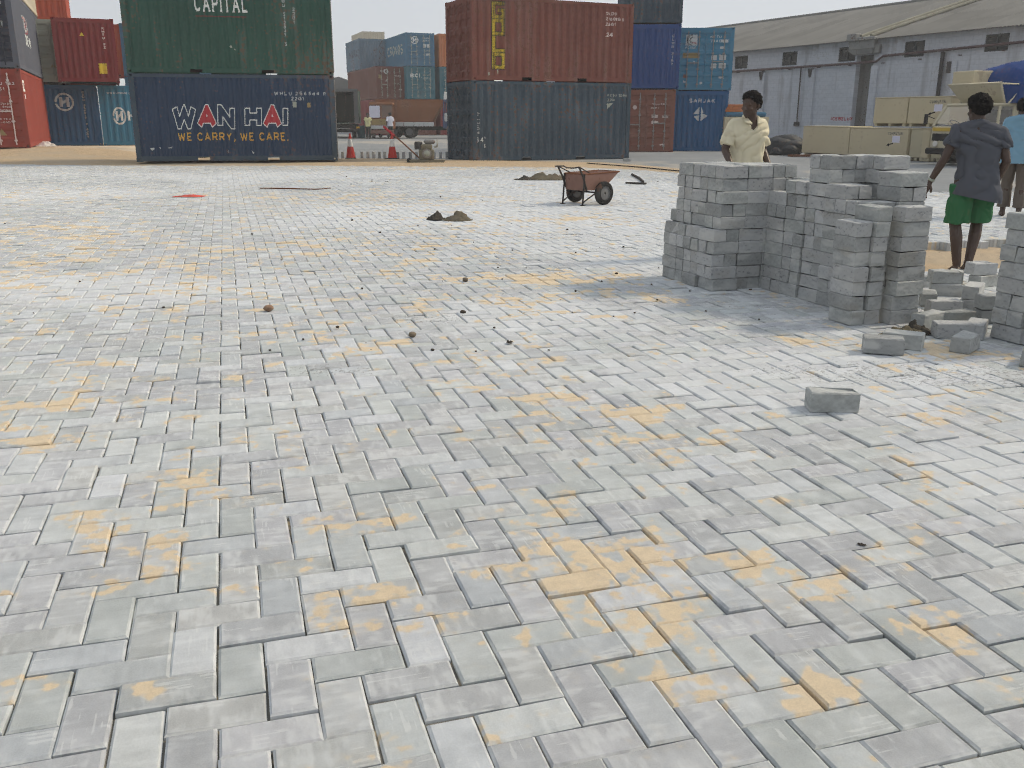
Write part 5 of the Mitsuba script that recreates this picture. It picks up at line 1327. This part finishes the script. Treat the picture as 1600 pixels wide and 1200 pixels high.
def hand(wrist, d, palm_n, sign, s=1.0, curl=0.5):
    """Palm and five fingers from the wrist along d; palm_n points out of the palm; sign picks the thumb's side."""
    d = np.asarray(d, float) / np.linalg.norm(d)
    nn = np.asarray(palm_n, float)
    nn = nn - d * (nn @ d)
    nn /= np.linalg.norm(nn)
    w = np.cross(d, nn) * sign                       # towards the thumb
    wr = np.asarray(wrist, float)
    k0, out = wr + d * .085 * s, []
    out.append(m3.Manifold.batch_hull([ball(wr, .024 * s, 10)] + [ball(wr + d * .03 * s + w * a * s, .017 * s, 10) for a in (-.022, .022)] + [ball(k0 + w * a * s, .013 * s, 10) for a in (-.034, .034)]))
    for a, L in ((.033, .070), (.011, .080), (-.011, .074), (-.033, .058)):
        p = k0 + w * a * s
        b1 = p + (d * math.cos(.25 * curl) + nn * math.sin(.25 * curl)) * L * .45 * s
        b2 = b1 + (d * math.cos(.9 * curl) + nn * math.sin(.9 * curl)) * L * .32 * s
        b3 = b2 + (d * math.cos(1.5 * curl) + nn * math.sin(1.5 * curl)) * L * .25 * s
        out += chain((p, .0098 * s), (b1, .0092 * s), (b2, .0085 * s), (b3, .0072 * s))
    t0 = wr + d * .025 * s + w * .026 * s
    t1 = t0 + (w * .8 + d * .75 + nn * .35) * .032 * s
    t2 = t1 + (w * .25 + d + nn * .45) * .026 * s
    out += chain((t0, .014 * s), (t1, .0115 * s), (t2, .009 * s))
    return out


def head_parts(c, fwd_, up, s=1.0):
    """Skull, jaw, brow, nose, lips, chin and ears round the head centre c."""
    f = np.asarray(fwd_, float) / np.linalg.norm(fwd_)
    u = np.asarray(up, float)
    u = u - f * (u @ f)
    u /= np.linalg.norm(u)
    r = np.cross(f, u)
    q = lambda a, b, e: np.asarray(c, float) + (r * a + f * b + u * e) * s
    P_ = [m3.Manifold.batch_hull([ball(q(0, .012, .045), .078 * s), ball(q(0, -.030, .030), .080 * s), ball(q(0, .04, -.01), .060 * s)]),
          m3.Manifold.batch_hull([ball(q(0, .04, -.01), .058 * s), ball(q(.035, .045, -.055), .026 * s), ball(q(-.035, .045, -.055), .026 * s), ball(q(0, .078, -.090), .020 * s), ball(q(.045, -.005, -.045), .022 * s), ball(q(-.045, -.005, -.045), .022 * s)]),
          hull((q(-.035, .083, .022), .012 * s), (q(.035, .083, .022), .012 * s)),
          m3.Manifold.batch_hull([ball(q(0, .092, .010), .008 * s, 8), ball(q(0, .112, -.026), .011 * s, 8), ball(q(.014, .094, -.032), .009 * s, 8), ball(q(-.014, .094, -.032), .009 * s, 8)]),
          hull((q(-.018, .092, -.055), .0075 * s), (q(.018, .092, -.055), .0075 * s)), hull((q(-.016, .091, -.066), .008 * s), (q(.016, .091, -.066), .008 * s))]
    for sg in (-1, 1):
        P_.append(m3.Manifold.batch_hull([ball(q(sg * .080, -.006, .012), .012 * s, 8), ball(q(sg * .084, -.016, .0), .010 * s, 8), ball(q(sg * .076, -.004, -.022), .008 * s, 8)]))
        P_.append(hull((q(sg * .045, .068, -.020), .020 * s), (q(sg * .030, .070, -.030), .018 * s)))
    return P_, q


def hair_parts(q, s=1.0, size=1.0):
    h = m3.Manifold.batch_hull([ball(q(0, -.012, .062), .092 * s * size), ball(q(0, -.048, .040), .086 * s * size), ball(q(.02, .035, .085), .058 * s * size), ball(q(-.02, .035, .085), .058 * s * size)])
    return [h, hull((q(-.028, -.068, .0), .042 * s), (q(.028, -.068, .0), .042 * s)), hull((q(-.064, -.022, .03), .026 * s), (q(-.06, -.05, .012), .028 * s)), hull((q(.064, -.022, .03), .026 * s), (q(.06, -.05, .012), .028 * s))]


def figure(label, pos, yaw, s, J, skin='skin', shirt=None, legs=None, edge=.016, bare_feet=True, sleeve=.55, hem=.80, shirt_gap=.022, legs_gap=.012, hem_cut=None, leg_hem=None, hair_size=1.0, fold=.010, collar=False, extras=None, vneck=.045):
    """J: joints in the figure's own frame (x to its right, y forward, z up, 1.65 m tall)."""
    key = thing('person', label, 'person')
    M = X(*pos, yaw=yaw, s=s)
    g = {k: np.array(v, float) for k, v in J.items()}
    hip, chest, neck, head = g['pelvis'], g['chest'], g['neck'], g['head']
    ax = (g['sr'] - g['sl']) / np.linalg.norm(g['sr'] - g['sl'])
    ahip = (g['hr'] - g['hl']) / np.linalg.norm(g['hr'] - g['hl'])
    waist = hip * .5 + chest * .5
    sp_ = lambda c, a, w, r: [(c + a * w, r), (c - a * w, r)]
    torso = [m3.Manifold.batch_hull([ball(p, r) for p, r in sp_(hip, ahip, .065, .095) + sp_(waist, (ax + ahip) / 2, .055, .092)]),
             m3.Manifold.batch_hull([ball(p, r) for p, r in sp_(waist, (ax + ahip) / 2, .055, .092) + sp_(chest, ax, .085, .095)]),
             m3.Manifold.batch_hull([ball(p, r) for p, r in sp_(chest, ax, .085, .095) + [(g['sl'], .055), (g['sr'], .055), (neck - [0, 0, .05], .06)]]),
             hull((neck - [0, 0, .06], .062), (neck + (head - neck) * .75, .054)),
             *[hull((neck + [0, -.012, -.005], .045), (g[k_] * .75 + neck * .25 + [0, 0, -.012], .045)) for k_ in ('sl', 'sr')]]
    body = list(torso)
    hp, q = head_parts(head, g['look'], head - neck + np.array([0, 0, .15]), 1.0)
    body += hp
    for a in 'lr':
        S_, E_, Wr = g['s' + a], g['e' + a], g['w' + a]
        up_ = S_ + (E_ - S_) * .45
        fo = E_ + (Wr - E_) * .3
        body += chain((S_, .054), (up_, .046), (E_, .038), (fo, .037), (Wr, .025))
        hd = g.get('d' + a, Wr - E_)
        body += hand(Wr, hd, g['p' + a], g['t' + a][0] if np.ndim(g['t' + a]) else float(g['t' + a]), 1.0, .7)
        H_, K_, A_ = g['h' + a], g['k' + a], g['a' + a]
        th = H_ + (K_ - H_) * .4
        ca = K_ + (A_ - K_) * .30 + np.array([0, -.022, 0])
        body += chain((H_, .090), (th, .078), (K_, .053), (ca, .056), (A_, .036))
        fd = g.get('f' + a, np.array([0, 1.0, 0]))
        fd = fd / np.linalg.norm(fd)
        sd_ = np.cross(fd, [0, 0, 1])
        z0 = A_ * [1, 1, 0]
        body += [m3.Manifold.batch_hull([ball(A_ - [0, 0, .015], .036), ball(z0 - fd * .045 + [0, 0, .033], .032), ball(z0 + fd * .09 + sd_ * .022 + [0, 0, .028], .024), ball(z0 + fd * .09 - sd_ * .022 + [0, 0, .028], .024)]),
                 m3.Manifold.batch_hull([ball(z0 + fd * .09 + sd_ * .022 + [0, 0, .026], .024), ball(z0 + fd * .09 - sd_ * .022 + [0, 0, .026], .024), ball(z0 + fd * .165 + sd_ * .012 + [0, 0, .018], .016), ball(z0 + fd * .155 - sd_ * .022 + [0, 0, .017], .014)])]
    mesh = solid(body, edge * .8, 8)
    part(key, 'body', P(move(mesh, M), skin, .25, 'skin', True))
    hr = solid(hair_parts(q, 1.0, hair_size), edge * .55, 4, lump=.030, freq=70.0, seed=3, cuts=[(q(0, .062, .05), -(g['look'] / np.linalg.norm(g['look'])) * .75 + np.array([0, 0, .65]))])
    part(key, 'hair', P(move(hr, M), 'hair', .2, 'dull', True))
    if shirt:
        k = shirt_gap
        hemz = np.array([0, 0, hem])
        low = hip + (hip - waist) * ((hip[2] - hem) / max(.05, waist[2] - hip[2]))
        sh = [m3.Manifold.batch_hull([ball(p, r) for p, r in sp_(low, ahip, .088, .106 + k) + sp_(waist, (ax + ahip) / 2, .062, .092 + k)]),
              m3.Manifold.batch_hull([ball(p, r) for p, r in sp_(waist, (ax + ahip) / 2, .062, .092 + k) + sp_(chest, ax, .092, .088 + k)]),
              m3.Manifold.batch_hull([ball(p, r) for p, r in sp_(chest, ax, .092, .088 + k) + [(g['sl'] - [0, 0, .006], .050 + k * .6), (g['sr'] - [0, 0, .006], .050 + k * .6), (neck - [0, 0, .065], .070)]]),
              *[m3.Manifold.batch_hull([ball(neck + [0, -.016, -.008], .050 + k * .5), ball(g[k_] * .75 + neck * .25 + [0, 0, -.012], .050 + k * .6), ball(g[k_] - [0, 0, .01], .046 + k * .6)]) for k_ in ('sl', 'sr')]]
        sleeves = []
        for a in 'lr':
            S_, E_ = g['s' + a], g['e' + a]
            end = S_ + (E_ - S_) * (sleeve + .12)
            sl = m3.Manifold.batch_hull([ball(S_, .050 + k * .5), ball(S_ + (E_ - S_) * sleeve, .050 + k * .8), ball(end, .055 + k * .9)])
            nrm = (E_ - S_) / np.linalg.norm(E_ - S_)
            cutp = S_ + (E_ - S_) * sleeve
            sleeves.append(sl.trim_by_plane((-nrm).tolist(), float(-nrm @ cutp)))
        cuts = [(low + [0, 0, .0], [0, 0, 1.0])] if hem_cut is None else [hem_cut]
        whole = m3.Manifold.batch_boolean(sh + sleeves, m3.OpType.Add)
        fdir = np.cross([0, 0, 1.0], ax)
        whole = whole - m3.Manifold.batch_hull([ball(neck + fdir * .018 - [0, 0, .025], .064), ball(neck + fdir * .05 - [0, 0, vneck], .020), ball(neck + fdir * .03 + [0, 0, .2], .12)])
        t = solid([whole], edge, 4, lump=.012, freq=9, fold=fold, seed=5, cuts=cuts)
        part(key, 'shirt', P(move(t, M), shirt, .22, 'dull', True))
        if collar:
            col = []
            for sg in (-1, 1):
                fdir = g['look'] * 0 + np.cross([0, 0, 1.0], ax)
                p0, p1, p2 = neck + ax * sg * .064 - fdir * .045 + [0, 0, .030], neck + ax * sg * .070 + fdir * .02 + [0, 0, .018], neck + ax * sg * .035 + fdir * .092 - [0, 0, .045]
                col += [hull((p0, .011), (p1, .012)), m3.Manifold.batch_hull([ball(p1, .012, 8), ball(p2, .008, 8), ball(p1 + ax * sg * .028 + fdir * .055 - [0, 0, .05], .007, 8)])]
            col.append(hull((neck + ax * .064 - np.cross([0, 0, 1.0], ax) * .045 + [0, 0, .03], .011), (neck - ax * .064 - np.cross([0, 0, 1.0], ax) * .045 + [0, 0, .03], .011)))
            part(key, 'collar', P(move(solid(col, .008, 2), M), shirt, .15, 'dull', True))
    if legs:
        k, lg = legs_gap, []
        name, colr, length, flare = legs
        lg.append(m3.Manifold.batch_hull([ball(p, r) for p, r in sp_(hip + [0, 0, .03], ahip, .066, .092 + k * .5) + [(g['hl'], .096 + k), (g['hr'], .096 + k)]]))
        for a in 'lr':
            H_, K_, A_ = g['h' + a], g['k' + a], g['a' + a]
            if length <= 1.0:
                e_ = H_ + (K_ - H_) * length
                lg.append(m3.Manifold.batch_hull([ball(H_, .096 + k), ball(e_ - [0, 0, .10], .085 + k + flare)]).trim_by_plane([0, 0, 1.0], float(e_[2])))
            else:
                e_ = K_ + (A_ - K_) * (length - 1)
                lg.append(hull((H_, .094 + k), (K_, .062 + k)))
                lg.append(hull((K_, .062 + k), (e_ - [0, 0, .06], .054 + k + flare)).trim_by_plane([0, 0, 1.0], float(e_[2])))
        if shirt:                                   # what the shirt covers is left off
            lg = [m_.trim_by_plane([0, 0, -1.0], -(hem + .13)) for m_ in lg]
        t = solid(lg, edge, 4, lump=.012, freq=10, fold=fold * .8, seed=11)
        part(key, name, P(move(t, M), colr, .25, 'dull', True))
    if extras:
        extras(key, M, g)
    return key


base = dict(pelvis=(0, 0, .93), chest=(0, .0, 1.22), neck=(0, .0, 1.40), head=(0, .015, 1.535), look=(0, 1, 0), sl=(-.175, 0, 1.345), sr=(.175, 0, 1.345), el=(-.22, -.02, 1.09), er=(.22, -.02, 1.09), wl=(-.23, .05, .86), wr=(.23, .05, .86),
            pl=(1, .2, 0), pr=(-1, .2, 0), tl=1, tr=-1, hl=(-.085, 0, .90), hr=(.085, 0, .90), kl=(-.09, .02, .48), kr=(.09, .02, .48), al=(-.09, -.02, .08), ar=(.09, -.02, .08))


def pose(**k):
    return {**base, **k}


def bracelet(key, M, g):
    w, e = g['wl'], g['el']
    d = (w - e) / np.linalg.norm(w - e)
    part(key, 'wristband', P(move(tube([w - d * .035, w - d * .012], .031, 12), M), 'pale_grey', .3, 'dull', True), 'pale band on the wrist')


figure('man seen from behind in grey T-shirt and green shorts walking through the sand pit', (4.42, 8.95, -.092), -.18, 1.03,
       pose(pelvis=(.02, 0, .91), chest=(-.005, .03, 1.20), neck=(-.01, .055, 1.385), head=(-.02, .095, 1.495), look=(-.25, 1, -.12), sl=(-.195, .02, 1.325), sr=(.185, .05, 1.30), el=(-.285, -.01, 1.075), er=(.245, -.02, 1.05), wl=(-.375, .05, .855), wr=(.20, .07, .83),
            dl=(-.10, .05, -.25), dr=(-.05, .10, -.25), pl=(.8, .3, 0), pr=(-.8, .4, 0), hl=(-.085, 0, .88), hr=(.095, .02, .88), kl=(-.105, .05, .47), kr=(.115, .15, .48), al=(-.06, -.02, .08), ar=(.05, .02, .10)),
       shirt='grey_shirt', legs=('shorts', 'green_shorts', .98, .016), edge=.013, sleeve=.56, hem=.70, shirt_gap=.020, hem_cut=((0, 0, .715), (.20, 0, 1.0)), fold=.030, hair_size=1.08, extras=bracelet)
figure('man in yellow short-sleeved shirt standing behind the left pile, looking aside', (2.36, 9.55, .0), math.pi + .25, .985,
       pose(sl=(-.155, .01, 1.335), sr=(.155, .01, 1.335), chest=(0, .03, 1.21), neck=(0, .06, 1.39), head=(.025, .095, 1.515), look=(.92, .55, -.10), el=(-.205, -.02, 1.08), er=(.25, .03, 1.09), wl=(-.20, .17, .90), wr=(.26, .22, .93), pl=(.3, .2, -1), pr=(-.3, .2, -1)),
       shirt='yellow_shirt', legs=('trousers', 'trousers_dark', 1.9, .02), edge=.013, sleeve=.80, hem=.78, shirt_gap=.020, fold=.024, collar=True, skin='skin', vneck=.13)
figure('man in light blue shirt and brown trousers seen from behind at the right edge', (7.30, 13.6, .0), -.45, 1.0,
       pose(chest=(0, .03, 1.20), head=(-.02, .07, 1.52), kl=(-.09, .10, .48), al=(-.10, .04, .09), kr=(.09, -.04, .48), ar=(.10, -.20, .10), el=(-.24, -.03, 1.08), wl=(-.25, .08, .86)),
       shirt='blue_shirt', legs=('trousers', 'trousers_brown', 1.88, .025), edge=.018, sleeve=.6, hem=.76, shirt_gap=.035, fold=.014)
figure('distant man in pale yellow shirt and dark trousers walking towards us across the yard', (-9.95, 65.5, 0), math.pi + .15, 1.02,
       pose(kl=(-.09, .08, .48), kr=(.09, -.04, .48), ar=(.09, -.14, .09), wl=(-.20, .10, .9), wr=(.20, .10, .9)), shirt='pale_yellow', legs=('trousers', 'trousers_dark', 1.92, .02), edge=.035, sleeve=.6, hem=.80)
figure('distant man in white shirt and dark trousers walking away across the yard', (-8.55, 66.5, 0), .35, 1.05,
       pose(kl=(-.09, .12, .48), al=(-.12, .08, .08), kr=(.10, -.05, .48), ar=(.14, -.25, .10), wl=(-.30, -.1, .88), el=(-.24, -.10, 1.09), wr=(.28, .1, .9)), shirt='white_shirt', legs=('trousers', 'trousers_dark', 1.92, .03), edge=.035, sleeve=.95, hem=.80)

# ------------------------------------------------------------------ hazy air: one box round the yard
scene['hazy_air'] = {'type': 'homogeneous', 'albedo': {'type': 'rgb', 'value': [.95, .95, .95]}, 'sigma_t': 0.0012}
scene['haze'] = {'type': 'cube', 'to_world': T().translate([0, 60, 9.0]).scale([400, 400, 10.5]), 'bsdf': {'type': 'null'}, 'interior': {'type': 'ref', 'id': 'hazy_air'}}
labels['haze'] = {'label': 'thin pale haze in the air over the yard', 'category': 'haze', 'kind': 'stuff'}
scene['camera']['medium'] = {'type': 'ref', 'id': 'hazy_air'}
